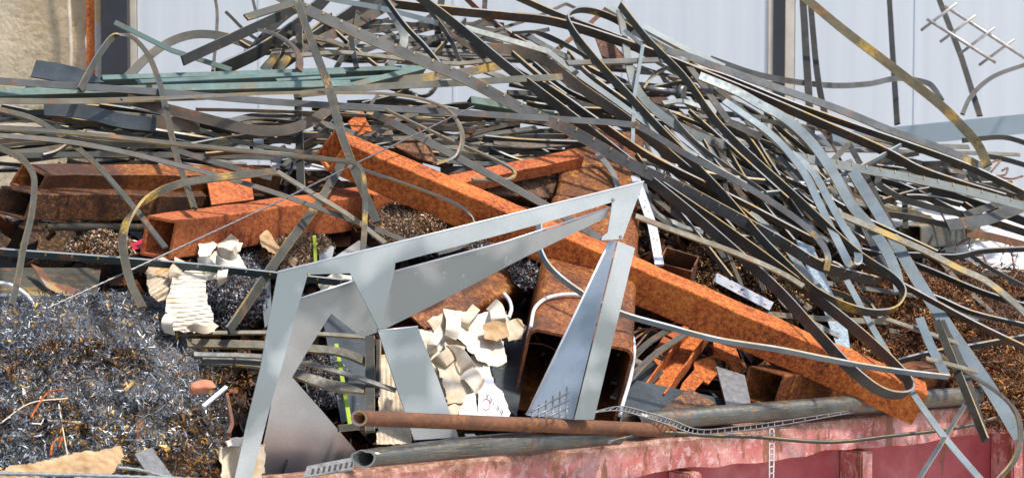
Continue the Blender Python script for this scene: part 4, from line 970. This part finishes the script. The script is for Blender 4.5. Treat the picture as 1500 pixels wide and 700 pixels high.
S('long black straight bar with bright top edge, left of the frame', 'teal', 12, [(-12, 367, -.22), (171, 382), (302, 392), (520, 415, -.28)], phi=-38, o=-.26, t=5, tabs=38)
S('grey and yellow bar leaning from the hoop tip down into the grey shavings', 'olive', 13, [(505, 232), (473, 289), (421, 360), (391, 402), (334, 484)], phi=(15, -15), o=-.24, t=6, spots=[(459, 306, 28), (480, 280, 14)])
S('dark flat bar with a broken corner in the left tangle', 'sheet', 24, [(64, 158), (120, 163), (180, 178), (228, 184)], phi=15, o=-.10, t=4)
S('short brown flat with a square end right of the broken one', 'brown', 22, [(222, 178), (292, 184)], phi=5, o=-.08, t=4)
S('broad brown strip sagging in a smooth curve through the left tangle', 'brown', 18, [(186, 146), (250, 162), (310, 177), (370, 190), (415, 191), (455, 178), (485, 158)], phi=8, o=-.14)
S('vertical dark bar behind the sagging brown strip', 'soot', 12, [(438, 36), (439, 100), (437, 160), (442, 282)], phi=20, o=-.02)
S('brown strip rolling over beside the yellow flecked rolls', 'brown', 13, [(376, 44), (400, 50), (421, 62), (435, 76), (440, 92), (438, 104)], W=(.5, .1, 1), o=-.1)
for k, (x, l) in enumerate(((404, 'yellow flecked rolled strip, left of the pair'), (425, 'yellow flecked rolled strip, right of the pair'))):
    S(l, 'yellow', 17, [(x - 18, 103, .03), (x - 6, 88, -.03), (x, 77, -.02), (x + 1, 74, .04), (x + 3, 84, .10)], W=(1, .15, -.12), o=-.05, t=4, spots=[(x, 88, 40)])
S('thin dark vertical strip left of the broad cut bar', 'mill', 5, [(314, -10), (318, 16), (316, 54), (311, 105)], phi=10, o=.2)
S('short dark strip hanging from the top near the inverted V', 'mill', 5, [(368, -12), (371, 2), (375, 18)], phi=10, o=.15)
S('dark bar rising to the right beneath the inverted V', 'soot', 21, [(316, 106), (380, 75), (440, 32), (484, -12)], phi=-15, o=.05)
S('second dark bar rising beneath the inverted V, thinner', 'soot', 14, [(362, 84), (385, 56), (410, 30), (446, 4)], phi=-10, o=.08)
S('brown grey flat rising to the top edge right of the inverted V', 'brown', 17, [(440, 74), (500, 44), (545, 22), (600, -12)], phi=10, o=.04)
S('dark bar nearly hidden behind the brown grey flat', 'soot', 24, [(400, 100), (470, 50), (530, 10), (552, -10)], phi=-20, o=.12)
S('black bar crossing behind the apex of the inverted V', 'soot', 22, [(450, 70), (500, 38), (560, -6)], phi=0, o=.16)
# --- green channels
def channel(label, p0, p1, wpx, fl, o0, o1, phi=35):
    A = Q(*p0, o0); B = Q(*p1, o1); T = (B - A).normalized(); d = (A - CAM).dot(FV); F = (A - CAM).normalized(); Bv = T.cross(F).normalized()
    if Bv.z < 0: Bv = -Bv
    Fp = (F - T * F.dot(T)).normalized(); Wv = Bv * math.cos(rad(phi)) + Fp * math.sin(rad(phi)); Nv = T.cross(Wv)
    if Nv.dot(F) > 0: Nv = -Nv
    w_ = wpx * d / FPX; f = fl * d / FPX; path = [A.lerp(B, i / 8) for i in range(9)]; bm = bmesh.new()
    ribbon_bm(path, [Wv] * 9, w_, .004, bm)
    ribbon_bm([p + Wv * (w_ / 2 - .0021) - Nv * (f / 2 + .002) for p in path], [Nv] * 9, f, .004, bm)
    ribbon_bm([p - Wv * (w_ / 2 - .0021) - Nv * (f / 2 + .002) for p in path], [Nv] * 9, f, .004, bm)
    tag(link('green_channel', bm, 'green'), label, 'steel channel')
channel('green painted channel, longest and lowest of the green ones', (-20, 136), (514, 122), 12, 14, -.14, -.16)
channel('green painted channel whose pale tip points right at centre', (516, 125), (622, 98), 9, 12, -.15, -.10)
channel('thin green channel topmost along the pale wall', (150, 114), (606, 99), 8, 16, -.02, -.04)
channel('green channel between the top one and the lowest one', (200, 120), (505, 106), 9, 18, -.08, -.09, 55)
channel('green channel glimpsed behind the crossing bars right of centre', (690, 146), (812, 166), 12, 14, .06, .08)
channel('light green flange lying between the green channels', (300, 129), (560, 112), 6, 16, -.12, -.12, 60)
channel('short green channel offcut with pale end near the inverted V', (405, 118), (470, 114), 6, 14, -.14, -.14, 50)
channel('dark green channel behind the diagonal strips under the hanging rust plate', (845, 156), (925, 166), 12, 14, .08, .08)
# --- centre top
S('main long diagonal grey bar from the top edge to the right heap', 'grey', 17, [(400, -10, -.26), (470, 24), (583, 75), (689, 119), (770, 162), (836, 192), (921, 240), (1000, 278), (1060, 310), (1146, 356), (1200, 387), (1288, 412, -.2)], phi=(28, 18, -10, -20), o=-.30, t=6, tabs=29)
S('long dark bar diving right, making a hairpin above the red rim', 'mill', 16, [(600, -14, -.14), (680, 46, -.18), (750, 103, -.2), (850, 181, -.24), (950, 258, -.26), (1005, 297, -.26), (1066, 339, -.28), (1140, 393, -.32), (1200, 440, -.36), (1260, 488, -.38), (1308, 532, -.38), (1330, 556, -.37), (1333, 572, -.37), (1318, 578, -.38), (1290, 572, -.40), (1252, 545, -.42), (1192, 482, -.40), (1140, 426, -.36), (1069, 362, -.32), (987, 292, -.28), (930, 246, -.24), (880, 206, -.2)], W=(.50, .62, -.60), o=-.3, t=5)
S('long looped strip, rounded top at centre and yellow hairpin low at the right', 'olive', 13, [(908, 8, -.18), (950, 60, -.2), (1000, 112, -.24), (1057, 188, -.28), (1155, 280, -.32), (1256, 371, -.34), (1306, 405, -.34), (1323, 425, -.35), (1318, 446, -.37), (1300, 456, -.40), (1268, 456, -.42), (1229, 444, -.42), (1192, 424, -.40), (1157, 392, -.36), (1110, 345, -.32), (1061, 289, -.28), (1000, 224, -.26), (960, 182, -.26), (921, 140, -.24), (889, 107, -.22), (861, 75, -.2), (838, 45, -.2), (830, 28, -.2), (836, 19, -.18), (852, 15, -.14), (875, 19, -.10), (905, 31, -.08), (930, 48, -.06)], W=(.45, .72, -.52), o=-.3, t=5, spots=[(1310, 445, 45), (1240, 452, 60), (1180, 420, 30), (870, 25, 30)])
S('blue grey bar sweeping from the bright pair to the right edge, uppermost', 'grey', 12, [(928, 46, -.08), (978, 74), (1014, 85), (1046, 97), (1100, 116), (1164, 138), (1236, 164), (1300, 190), (1400, 227), (1449, 250)], phi=28, o=-.16, spots=[(965, 70, 24), (1420, 238, 40)])
S('long dark bar from the top centre to the right edge, middle of three', 'mill', 11, [(740, -12, -.02), (814, 21, -.04), (911, 57), (1000, 95), (1060, 113), (1150, 149), (1214, 172), (1332, 213), (1420, 246), (1512, 290)], phi=-22, o=-.12)
S('long dark bar lowest of three sweeping to the right', 'brown', 14, [(570, 4, .06), (654, 15, .04), (750, 25, .0), (814, 33), (921, 66), (986, 91), (1100, 137), (1200, 180), (1300, 224), (1343, 247), (1400, 268), (1470, 290)], phi=-18, o=-.14)
S('bright white edged bar along the top outline of the heap', 'light', 9, [(888, 10), (926, 32), (1000, 72), (1060, 100)], phi=55, o=-.06, t=10, sm=0)
S('thin brown bar falling left from the tip of the bright outline bar', 'rustbar', 8, [(890, 12), (864, 34), (812, 76)], phi=0, o=.04, sm=0)
S('blue grey band bowed low against the pale wall, right of centre', 'grey', 10, [(1040, 86), (1100, 107), (1151, 118), (1220, 126), (1271, 123), (1319, 115), (1360, 123), (1366, 128), (1379, 148)], phi=12, o=.25)
S('ochre flat bar falling from the top edge in front of everything, right', 'ochre', 14, [(1172, -10), (1244, 51), (1306, 98), (1374, 151), (1408, 185), (1432, 212), (1447, 243)], phi=(25, 0), o=-.30, t=6, spots=[(1395, 170, 40), (1430, 210, 25), (1270, 75, 60), (1440, 240, 25)])
S('dark vertical strip hanging from the top, left of the pair', 'soot', 12, [(1176, -12), (1182, 103), (1189, 208)], phi=10, o=.2)
S('dark vertical strip hanging from the top, right of the pair', 'soot', 10, [(1188, 6), (1198, 112), (1217, 210)], phi=10, o=.16)
S('dark upright bar standing before the pale wall near the ochre bar', 'soot', 9, [(1302, -12), (1307, 69), (1314, 182)], phi=15, o=.5, sm=0)
S('dark bar leaning left before the pale wall under the welded mesh', 'soot', 9, [(1371, -12), (1409, 86), (1435, 170)], phi=15, o=.5, sm=0)
S('thin dark arc at the right edge under the welded mesh', 'mill', 8, [(1410, 168), (1422, 141), (1453, 113), (1515, 90)], W=(.3, .5, .9), o=.3)
S('thin yellow topped bar lying flat below the painted beam', 'yellow', 6, [(1110, 218), (1300, 221), (1494, 227)], phi=35, o=.08, t=5)
S('grey bar just above the thin yellow topped one', 'grey', 8, [(1080, 210), (1300, 212), (1420, 216)], phi=35, o=.14, t=4)
S('pale grey speckled bar reaching the right edge below the dark three', 'light', 14, [(1160, 228), (1220, 240), (1340, 262), (1420, 281), (1515, 307)], phi=18, o=-.22, t=6, tabs=25)
S('pale strip falling steeply from the outline to inside the yellow hairpin', 'light', 15, [(1025, 112), (1079, 134), (1111, 152), (1150, 174), (1184, 205), (1219, 252), (1246, 299), (1271, 328), (1292, 357), (1309, 391), (1318, 428)], phi=(40, 20, 10), o=-.27)
S('pale narrow hairpin with yellow tip pointing down', 'light', 13, [(1060, 148), (1132, 200), (1175, 250), (1199, 297), (1219, 338), (1238, 375), (1247, 390, -.40), (1257, 386, -.36), (1255, 362), (1237, 335), (1213, 293), (1189, 251), (1158, 224)], W=(1, .45, .35), o=-.34, spots=[(1250, 385, 22), (1252, 362, 14)])
S('wide pale blue strip falling to the bottom right corner', 'light', 18, [(1240, 236), (1300, 335), (1345, 412), (1398, 492), (1445, 560), (1494, 642)], phi=15, o=-.20, t=4)
S('dark strip alongside the wide pale blue one, sharply peaked', 'mill', 10, [(1219, 236), (1243, 211), (1261, 243), (1310, 340), (1335, 392)], phi=10, o=-.12, sm=0)
S('grey blue strip left of the wide pale one', 'grey', 12, [(1232, 262), (1262, 325), (1300, 400)], phi=15, o=-.16)
S('long bright bar with yellow underside reaching the right edge low', 'yellow', 10, [(1196, 300), (1240, 318), (1314, 350), (1357, 369), (1400, 392), (1443, 412), (1480, 440), (1515, 474)], phi=42, o=-.30, t=6, spots=[(1300, 345, 70), (1400, 390, 50), (1460, 425, 30)])
S('thin dark bar above the bright yellow edged one', 'mill', 8, [(1150, 262), (1210, 290), (1271, 323), (1330, 350), (1372, 370)], phi=-20, o=-.22)
S('black nearly level bar reaching the right edge over the white sheeting', 'soot', 9, [(1230, 366), (1295, 372), (1350, 374), (1400, 376), (1440, 368), (1515, 364)], phi=-15, o=-.08)
S('dark bar under the black level one, sloping over the turnings', 'soot', 9, [(1260, 366), (1310, 379), (1353, 392), (1436, 426), (1515, 452)], phi=-28, o=-.16)
S('dark brown bar from the yellow hairpin down to the right edge', 'brown', 9, [(1240, 378), (1312, 413), (1346, 431), (1421, 471), (1515, 516)], phi=-20, o=-.26)
S('dark bar just above the brown one over the rusty turnings', 'mill', 7, [(1316, 420), (1370, 434), (1421, 456), (1515, 479)], phi=-15, o=-.18)
S('rough bright topped bar rising right across the turnings', 'mill', 8, [(1314, 529), (1357, 518), (1421, 507), (1464, 499), (1515, 490)], phi=-50, o=-.12, t=6)
S('short yellow edged bar ending beside the wide pale strip', 'yellow', 6, [(1286, 464), (1350, 485), (1403, 503)], phi=40, o=-.34)
S('short yellow bar across the lower wide pale strip', 'yellow', 6, [(1357, 525), (1432, 544)], phi=40, o=-.40)
S('pale bar from behind the frame corner to the dark diagonals', 'yellow', 8, [(930, 316), (1014, 348), (1083, 374), (1150, 404), (1176, 420)], phi=42, o=-.42, t=5)
S('long pale bar from the wire loop across the orange tube, square end right', 'light', 8, [(790, 328), (791, 366), (810, 396), (857, 432), (905, 457), (980, 479), (1048, 497), (1140, 512), (1203, 525), (1271, 537), (1390, 552)], phi=38, o=-.46, t=6)
S('pale blue flat standing above the square end of the long pale bar', 'light', 14, [(1346, 466), (1362, 505), (1386, 553)], phi=10, o=-.40)
S('dark olive pointed strip hanging over the rim, right', 'olive', 13, [(1372, 470), (1396, 530), (1424, 596), (1444, 644)], phi=(0, -25), o=-.36)
S('dark bluish strip beside the olive pointed one', 'mill', 10, [(1380, 470), (1412, 540), (1432, 600), (1442, 632)], phi=10, o=-.33)
S('pale narrow strip falling from the dark hairpin to the bottom edge', 'light', 10, [(1240, 412), (1290, 500), (1340, 580), (1385, 642), (1445, 712)], phi=(20, 25), o=-.32, t=6)
S('short grey bar leaning on the red skip wall', 'grey', 7, [(1415, 592), (1342, 706)], phi=25, o=-.32, t=6)
S('thin hoop bending down at the right edge over the skip', 'olive', 10, [(1355, 504), (1378, 520), (1417, 546), (1464, 577), (1486, 600), (1495, 630), (1489, 668), (1462, 704)], W=(.55, .2, .8), o=-.34, t=5)
# --- right, dark pieces
S('dark rounded strip end curving under the speckled bar, right', 'soot', 11, [(1288, 258), (1287, 270), (1314, 288), (1357, 302), (1411, 314)], phi=-8, o=.02)
S('dark level strip below the rounded one, right', 'soot', 11, [(1275, 312), (1330, 318), (1392, 330)], phi=-8, o=.04)
S('bluish strip end meeting the rounded dark strip', 'mill', 12, [(1410, 315), (1458, 300), (1500, 290)], phi=15, o=-.02)
S('wide dark blue flat rising to the right edge', 'mill', 19, [(1388, 330), (1440, 322), (1505, 300)], phi=20, o=-.06)
S('black strip rising over the right end of the yellow topped bar', 'soot', 9, [(1410, 206), (1436, 203), (1475, 202), (1512, 213)], phi=-5, o=.0)
S('black strip under it, sloping to the right edge', 'soot', 9, [(1440, 228), (1470, 233), (1515, 246)], phi=-5, o=-.02)
S('black short strip rising left of the ochre bar tip', 'soot', 9, [(1255, 246), (1300, 232), (1345, 224)], phi=-5, o=.04)
S('dark stub under the middle long bar, right', 'soot', 10, [(1352, 240), (1390, 240), (1410, 246)], phi=5, o=.02)
S('dark slanting strut below the ochre bar tip', 'soot', 11, [(1420, 250), (1441, 278)], phi=0, o=.04)
S('dark vertical strut under the speckled bar', 'soot', 10, [(1324, 262), (1327, 336)], phi=0, o=.08)
S('black bar under the speckled bar at the right edge', 'soot', 14, [(1362, 276), (1420, 296), (1515, 330)], phi=-12, o=.02)
S('red brown worn bar at the right edge over the white sheeting', 'rustbar', 13, [(1415, 342), (1450, 346), (1515, 362)], phi=15, o=.02)
S('black bar at the right edge above the red brown one', 'soot', 13, [(1450, 325), (1515, 345)], phi=-10, o=.06)
S('dark bar reaching the right edge under the long dark three', 'brown', 10, [(1380, 262), (1430, 272), (1515, 296)], phi=-12, o=-.04)
# --- centre, smaller
S('thin grey bar rising behind the crossing at the top centre', 'grey', 7, [(500, 50), (534, 47), (586, 41), (640, 35)], phi=25, o=.1)
S('thin black bar falling from the top to the main diagonal bar', 'soot', 7, [(558, -10), (596, 41), (620, 66), (645, 96)], phi=-40, o=-.18)
S('kinked dark thin bar behind the big black diagonal', 'soot', 7, [(626, 12), (648, 42), (663, 66), (678, 103)], phi=-10, o=-.04, sm=0)
S('wide dark vertical stub at the top centre', 'soot', 12, [(648, -10), (643, 36), (640, 79)], phi=5, o=.16)
S('dark vertical strip at the top between centre and round loop', 'soot', 9, [(711, -12), (709, 20), (706, 60)], phi=5, o=.2)
S('red brown bar sloping down at the top, left of the round loop', 'rustbar', 9, [(676, -10), (716, 28), (750, 52), (771, 64), (802, 83)], phi=-20, o=.10)
S('blue grey bar kinked downward left of the round loop', 'light', 9, [(682, 40), (750, 60), (803, 76), (846, 110)], phi=30, o=-.06, sm=0)
S('thin bar with a low peak behind the round loop', 'olive', 5, [(660, 72), (716, 48), (767, 33), (799, 21), (829, 6), (846, 14)], phi=20, o=.08, sm=0)
S('pale bar sloping from the top edge to the big black diagonal', 'light', 9, [(455, -10), (480, -2), (564, 14), (642, 34)], phi=8, o=-.08, t=5)
S('pale blue twisted strip with a yellow shoulder, top centre', 'light', 12, [(560, 4), (573, 18), (586, 38), (592, 56), (586, 74), (566, 100)], phi=(-30, 30), o=-.02)
S('short dark upright behind the main diagonal bar', 'soot', 9, [(514, 54), (518, 78), (523, 100)], phi=5, o=-.1)
S('thin yellow topped strip ending on the main diagonal bar', 'yellow', 6, [(425, 82), (500, 77), (543, 81), (592, 87)], phi=40, o=-.1)
S('wavy thin yellow strip above the ochre flat, centre', 'yellow', 6, [(646, 93), (671, 94), (700, 91), (724, 88)], phi=35, o=-.1)
S('ochre flat bar ending squarely above the blunt grey bar', 'yellow', 14, [(545, 122, -.02), (600, 117), (667, 108), (733, 96)], phi=12, o=-.08, spots=[(715, 100, 60), (630, 115, 40)])
S('thin level bar, upper of two behind the main diagonal bar', 'grey', 5, [(596, 72), (650, 75), (712, 78)], phi=35, o=.04)
S('thin sloping bar, lower of two behind the main diagonal bar', 'grey', 5, [(606, 78), (667, 90), (730, 100)], phi=30, o=.04)
S('pinkish dark curved strip beneath the big black diagonal', 'brown', 8, [(638, 14), (654, 45), (680, 64), (700, 78), (718, 95)], phi=20, o=-.02)
S('brown grey strip swelling downward between the diagonals', 'brown', 15, [(712, 70), (755, 74), (795, 88), (850, 128), (921, 178), (1000, 243), (1060, 290), (1110, 330)], phi=(15, -25), o=-.16, t=6)
S('short dark strip poking left under the kinked blue one', 'mill', 7, [(750, 78), (788, 110), (830, 140)], phi=-25, o=-.14)
S('grey bar level at the loop then folding steeply down right', 'grey', 10, [(831, 93), (1001, 87), (1028, 123), (1050, 155), (1068, 180), (1115, 202)], phi=(45, 15), o=-.16, sm=0)
S('lilac strip from the tall tip curving down into the right tangle', 'light', 13, [(908, 18), (915, 54), (921, 90), (932, 128), (952, 155), (985, 181), (1025, 201), (1080, 217)], phi=(50, 20, 5), o=-.13)
S('thin bright bar standing upright in front of the hanging rust plate', 'light', 6, [(915, 45), (941, 68), (929, 140), (926, 214)], phi=15, o=-.20, sm=0)
S('small dark arc beside the upright thin bar', 'grey', 7, [(941, 130), (956, 111), (972, 101), (990, 98)], W=(.3, .4, .9), o=-.04)
S('dark strip with bright edge right beside the long hairpin', 'mill', 12, [(690, 60, -.06), (740, 95, -.1), (808, 132), (870, 176), (930, 217), (1000, 255), (1052, 288)], phi=-30, o=-.17)
S('pale blue thin bar parallel to the dark diagonals, centre right', 'light', 9, [(846, 110), (904, 150), (971, 198), (1020, 230)], phi=30, o=-.20)
S('grey brown bar parallel below the kinked long grey bar', 'brown', 9, [(880, 180), (950, 228), (1031, 269), (1093, 300), (1150, 330), (1204, 358)], phi=-25, o=-.22)
S('thin yellow flecked pair strip running into the right tangle', 'olive', 8, [(1050, 130), (1106, 178), (1164, 223), (1200, 262)], phi=30, o=-.12)
S('dark strip in the knot at the right tangle', 'soot', 9, [(1083, 186), (1120, 200), (1146, 218), (1172, 240)], phi=-20, o=-.08)
S('twisted black strip below the knot at the right tangle', 'soot', 10, [(1128, 246), (1150, 262), (1180, 278)], phi=(-40, 30), o=-.06)
S('thin hook shaped strip under the knot', 'olive', 5, [(1117, 238), (1130, 234), (1134, 246), (1130, 268), (1144, 284), (1152, 306)], phi=20, o=-.06)
S('pale perforated strip beside the frame corner, bent in the middle', 'zinc', 14, [(931, 258), (943, 292), (955, 328), (958, 345), (965, 388)], phi=10, o=-.20, sm=0)
S('bright perforated flat lying in the golden turnings', 'zinc', 15, [(1048, 406), (1090, 428), (1130, 449)], phi=15, o=-.04)
S('thin grey curve right of the perforated strip', 'grey', 6, [(944, 270), (950, 292), (965, 314), (997, 330), (1030, 340)], phi=35, o=-.14)
S('lilac curved strip touching the top edge of the frame', 'light', 9, [(874, 225), (888, 240), (897, 254), (905, 275)], phi=15, o=-.06)
S('grey bar with yellow marks running behind the frame top', 'grey', 12, [(548, 168, -.1), (575, 180), (640, 215), (740, 268), (830, 318), (880, 350)], phi=(15, 25), o=-.30, t=6)
S('thin olive bar hooking back at the right above the rusty bar', 'yellow', 6, [(560, 158), (610, 182), (665, 208), (735, 240), (752, 252), (748, 262), (720, 265), (690, 264)], W=(.2, .45, .9), o=-.26, spots=[(750, 255, 24)])
S('thin rusty rod leaning on the dark wedge', 'rustbar', 4, [(612, 186), (640, 238)], phi=10, o=-.04)
S('thin pale strip crossing above the orange triangle', 'olive', 5, [(534, 165), (553, 140)], phi=10, o=-.18)
S('dark strip leaning left behind the orange triangle', 'olive', 9, [(548, 200), (590, 172), (612, 166)], phi=20, o=-.1)
S('dark bent strip at the top of the right tangle', 'mill', 9, [(1010, 92), (1060, 118), (1110, 142), (1150, 168)], phi=-20, o=-.04)
S('grey strip fan, first in the right tangle', 'grey', 9, [(1070, 150), (1115, 190), (1170, 240), (1215, 292)], phi=25, o=-.18)
S('brown broad strip dropping into the golden turnings', 'brown', 13, [(1110, 348), (1122, 372), (1160, 402), (1210, 440)], phi=(-5, 10), o=-.22)
S('pale blade under the main diagonal bar', 'light', 12, [(1098, 312), (1140, 348), (1180, 400), (1216, 440)], phi=25, o=-.14)
S('grey strip behind the pale hairpin', 'grey', 10, [(1140, 230), (1200, 290), (1262, 340)], phi=25, o=-.10)
# --- under and behind the frame
S('thin yellow topped bar, uppermost behind the frame legs', 'yellow', 6, [(262, 489), (390, 488), (470, 490), (548, 495)], phi=35, o=-.12)
S('thick grey bar with yellow lower edge behind the frame legs', 'olive', 13, [(274, 503), (385, 506), (455, 511), (500, 516), (538, 530)], phi=35, o=-.16, t=8)
S('narrow grey bar crossing down to the middle leg', 'grey', 7, [(284, 518), (385, 522), (450, 533), (512, 550), (580, 572)], phi=30, o=-.22)
S('thick dark curved bar, lowest behind the frame legs', 'mill', 15, [(296, 527), (385, 533), (430, 546), (480, 563), (536, 570)], phi=35, o=-.18, t=8)
S('olive upright bar seen between the frame legs', 'olive', 15, [(542, 492), (543, 560), (543, 632)], phi=5, o=-.20, sm=0)
S('slim grey upright beside the olive one', 'grey', 6, [(555, 498), (554, 580)], phi=30, o=-.19, sm=0)
S('lime green painted strip between the frame legs', 'neon', 7, [(493, 505), (502, 560), (513, 626)], phi=10, o=-.10, sm=0)
S('lime green painted sliver above the frame top bar', 'neon', 5, [(461, 345), (463, 385)], phi=10, o=.0, sm=0)
S('black bar low between the frame legs', 'olive', 12, [(495, 628), (552, 622)], phi=5, o=-.14, sm=0)
S('two tone grey bar, upper one deep in the hollow', 'olive', 9, [(900, 560), (946, 505), (1005, 470)], phi=35, o=-.04)
S('two tone grey bar, lower one deep in the hollow', 'grey', 9, [(898, 582), (950, 525), (1020, 478)], phi=35, o=-.08)
S('yellowish level bar above the dark loop in the turnings', 'yellow', 9, [(1118, 460), (1200, 466), (1300, 472)], phi=25, o=.02)
S('short rusted crosspiece in the upper tangle', 'yellow', 6, [(980, 171), (1040, 171)], phi=20, o=-.1)
S('short pale rolled piece above it with blunt end', 'light', 7, [(971, 151), (1000, 148), (1026, 156)], phi=35, o=-.1)
bm = ring_tube_bm([Q(940, 129, .0), Q(996, 136, -.04)], .012, 12); ring_tube_bm([Q(994, 135, -.03), Q(1002, 137, -.045)], .030, 16, bm)
tag(link('roller_bar', bm, 'dull'), 'short bar with a round collar at its end in the upper tangle', 'steel rod')

# --- layers of thin strips filling the tangle (nothing tells these apart)
LAYERED = []; KEEP = 120
def crest(x):
    t = ((-999, -60), (640, -20), (880, 8), (930, 36), (1000, 78), (1060, 104), (1200, 160), (1400, 240), (1600, 300))
    for (a, b), (c, d) in zip(t, t[1:]):
        if x <= c: return b + (d - b) * (x - a) / (c - a)
    return 300
def layer(label, group, n, x0, x1, y0, y1, ang, wpx, o0, o1, seed, mats=('mill', 'mill', 'brown', 'grey', 'olive'), L=(140, 420), bendy=8):
    r = random.Random(seed)
    for i in range(n):
        cx, cy = r.uniform(x0, x1), r.uniform(y0, y1); a = rad(r.gauss(*ang)); l = r.uniform(*L) / 2; dx, dy = math.cos(a) * l, math.sin(a) * l
        if cy - abs(dy) < y0 - 12: cy += (y0 - 12 - (cy - abs(dy))) 
        bnd = r.gauss(0, bendy); o = r.uniform(o0, o1)
        pts = [(cx - dx, cy - dy), (cx - dx * .4 - bnd * math.sin(a), cy - dy * .4 + bnd), (cx + dx * .4, cy + dy * .4 + bnd * .8), (cx + dx, cy + dy)]
        lift = max(crest(p[0]) + 6 - p[1] for p in pts)
        if lift > 0: pts = [(p[0], p[1] + lift) for p in pts]
        wp = r.uniform(*wpx); ob = S(label, r.choice(mats), wp, pts, phi=r.uniform(-50, 50), o=o, group=group)
        LAYERED.append((wp * l * (1 if o < .06 else .45), ob))
layer('thin dark strip lying nearly level in the layered tangle at the upper left', 'strips layered in the upper left tangle', 62, 20, 500, 168, 238, (3, 6), (5, 11), -.06, .22, 21)
layer('dark strip among the level layers behind the centre of the heap', 'strips layered behind the centre', 40, 520, 860, 150, 236, (2, 7), (6, 12), .04, .30, 22, L=(100, 260))
layer('dark strip filling the gaps under the crossing bars at the centre', 'dark strips under the centre bars', 26, 500, 860, 175, 235, (0, 9), (7, 12), .14, .34, 32, L=(90, 240), mats=('mill', 'mill', 'brown'))
layer('thin strip crossing steeply inside the left layers', 'steep strips in the left layers', 10, 30, 480, 175, 225, (-38, 10), (6, 10), -.02, .16, 23, L=(50, 100))
layer('thin strip crossing behind the round loop at the top', 'thin strips behind the round loop', 22, 800, 1010, 92, 170, (3, 7), (4, 9), .02, .22, 24, L=(80, 220), mats=('grey', 'mill', 'light', 'olive'))
layer('strip running with the others down through the right tangle', 'strips fanning through the right tangle', 74, 960, 1230, 175, 340, (38, 17), (4, 9), -.16, .16, 25, mats=('mill', 'grey', 'brown', 'light', 'olive', 'mill'), L=(90, 240))
layer('dark strip lying in the gaps of the right hand tangle', 'strips in the right hand gaps', 30, 1180, 1480, 255, 300, (14, 14), (6, 11), .04, .2, 26, L=(70, 200), mats=('mill', 'mill', 'brown'))
layer('thin strip running down to the right inside the crest of the heap', 'thin strips along the crest', 26, 780, 1120, 60, 190, (30, 9), (5, 9), -.06, .16, 41, L=(90, 260), mats=('mill', 'grey', 'olive', 'soot'))
layer('thin strip looping loosely among the long bars at the top left', 'thin strips among the top left bars', 14, 400, 640, 30, 100, (-15, 30), (5, 9), -.02, .16, 42, L=(80, 220), mats=('mill', 'olive', 'soot'), bendy=26)
layer('thin strip passing high behind the top of the heap', 'thin strips high at the centre', 20, 520, 760, 40, 90, (6, 12), (5, 8), .08, .26, 27, L=(120, 260))
layer('strip half buried in the turnings at the right', 'strips half buried at the right', 22, 1130, 1460, 380, 520, (34, 12), (6, 11), -.02, .14, 28, L=(70, 180))

LAYERED.sort(key=lambda a: -a[0])
bm = bmesh.new(); names = []; me_new = bpy.data.meshes.new('strip_tangle')
for _, ob in LAYERED[KEEP:]:
    m_ = ob.data.materials[0]
    if m_ not in names: names.append(m_); me_new.materials.append(m_)
    n0 = len(bm.faces); bm.from_mesh(ob.data); bm.faces.ensure_lookup_table(); k = names.index(m_)
    for f in bm.faces[n0:]: f.material_index = k
    bpy.data.objects.remove(ob)
bm.to_mesh(me_new); bm.free(); tg = bpy.data.objects.new('strip_tangle', me_new); COL.objects.link(tg)
tag(tg, 'mass of smaller thin strips packed deep inside the tangled heap', 'strip tangle', kind='stuff')

# ------------------------------------------------------------------ things behind the heap
crumple('white plastic sheeting bundled behind the right of the heap', 'whitebag', [(1285, 300), (1330, 285), (1400, 300), (1460, 310), (1530, 330), (1540, 430), (1440, 430), (1380, 400), (1320, 380), (1290, 350)], o=.55, seed=30, amp=.06, name='plastic_sheeting', cat='plastic sheet', n=30)
crumple('yellow foamy insulation lying on the white sheeting', 'foam', [(1292, 300), (1330, 302), (1390, 328), (1440, 338), (1450, 352), (1400, 350), (1340, 325), (1296, 316)], o=.42, seed=31, amp=.04, name='insulation', cat='insulation', n=34)
hollow('small ochre square tube end in front of the white sheeting', 'yellow', (1333, 348, .16), (1420, 340, .4), 36, 36, Uc=(.1, 1, .1), wall=5)
pk = empty('plank_stack', P(50, 215, 8.6), 'pale wooden planks piled behind the left tangle', 'planks')
for i in range(5):
    a, b = P(-60, 240 - i * 12, 8.6), P(128 + 12 * (i % 2), 218 - i * 10, 8.8); T = (b - a).normalized(); n_ = (ZV - T * T.z).normalized(); bm = bmesh.new()
    boxw(bm, (a + b) / 2, T, n_, T.cross(n_), (b - a).length, .034, .16); keep(link('plank', bm, 'wood'), pk)
crumple('olive mottled lump left behind the layered strips', 'darkfoam', [(-20, 160), (60, 156), (95, 168), (60, 178), (-20, 182)], o=.7, seed=33, amp=.03, name='insulation', cat='insulation')
plate('yellow painted block end glimpsed under the dark flat bar', 'yellow', [(102, 168), (130, 174), (132, 182), (102, 184)], o=.35, t=20)
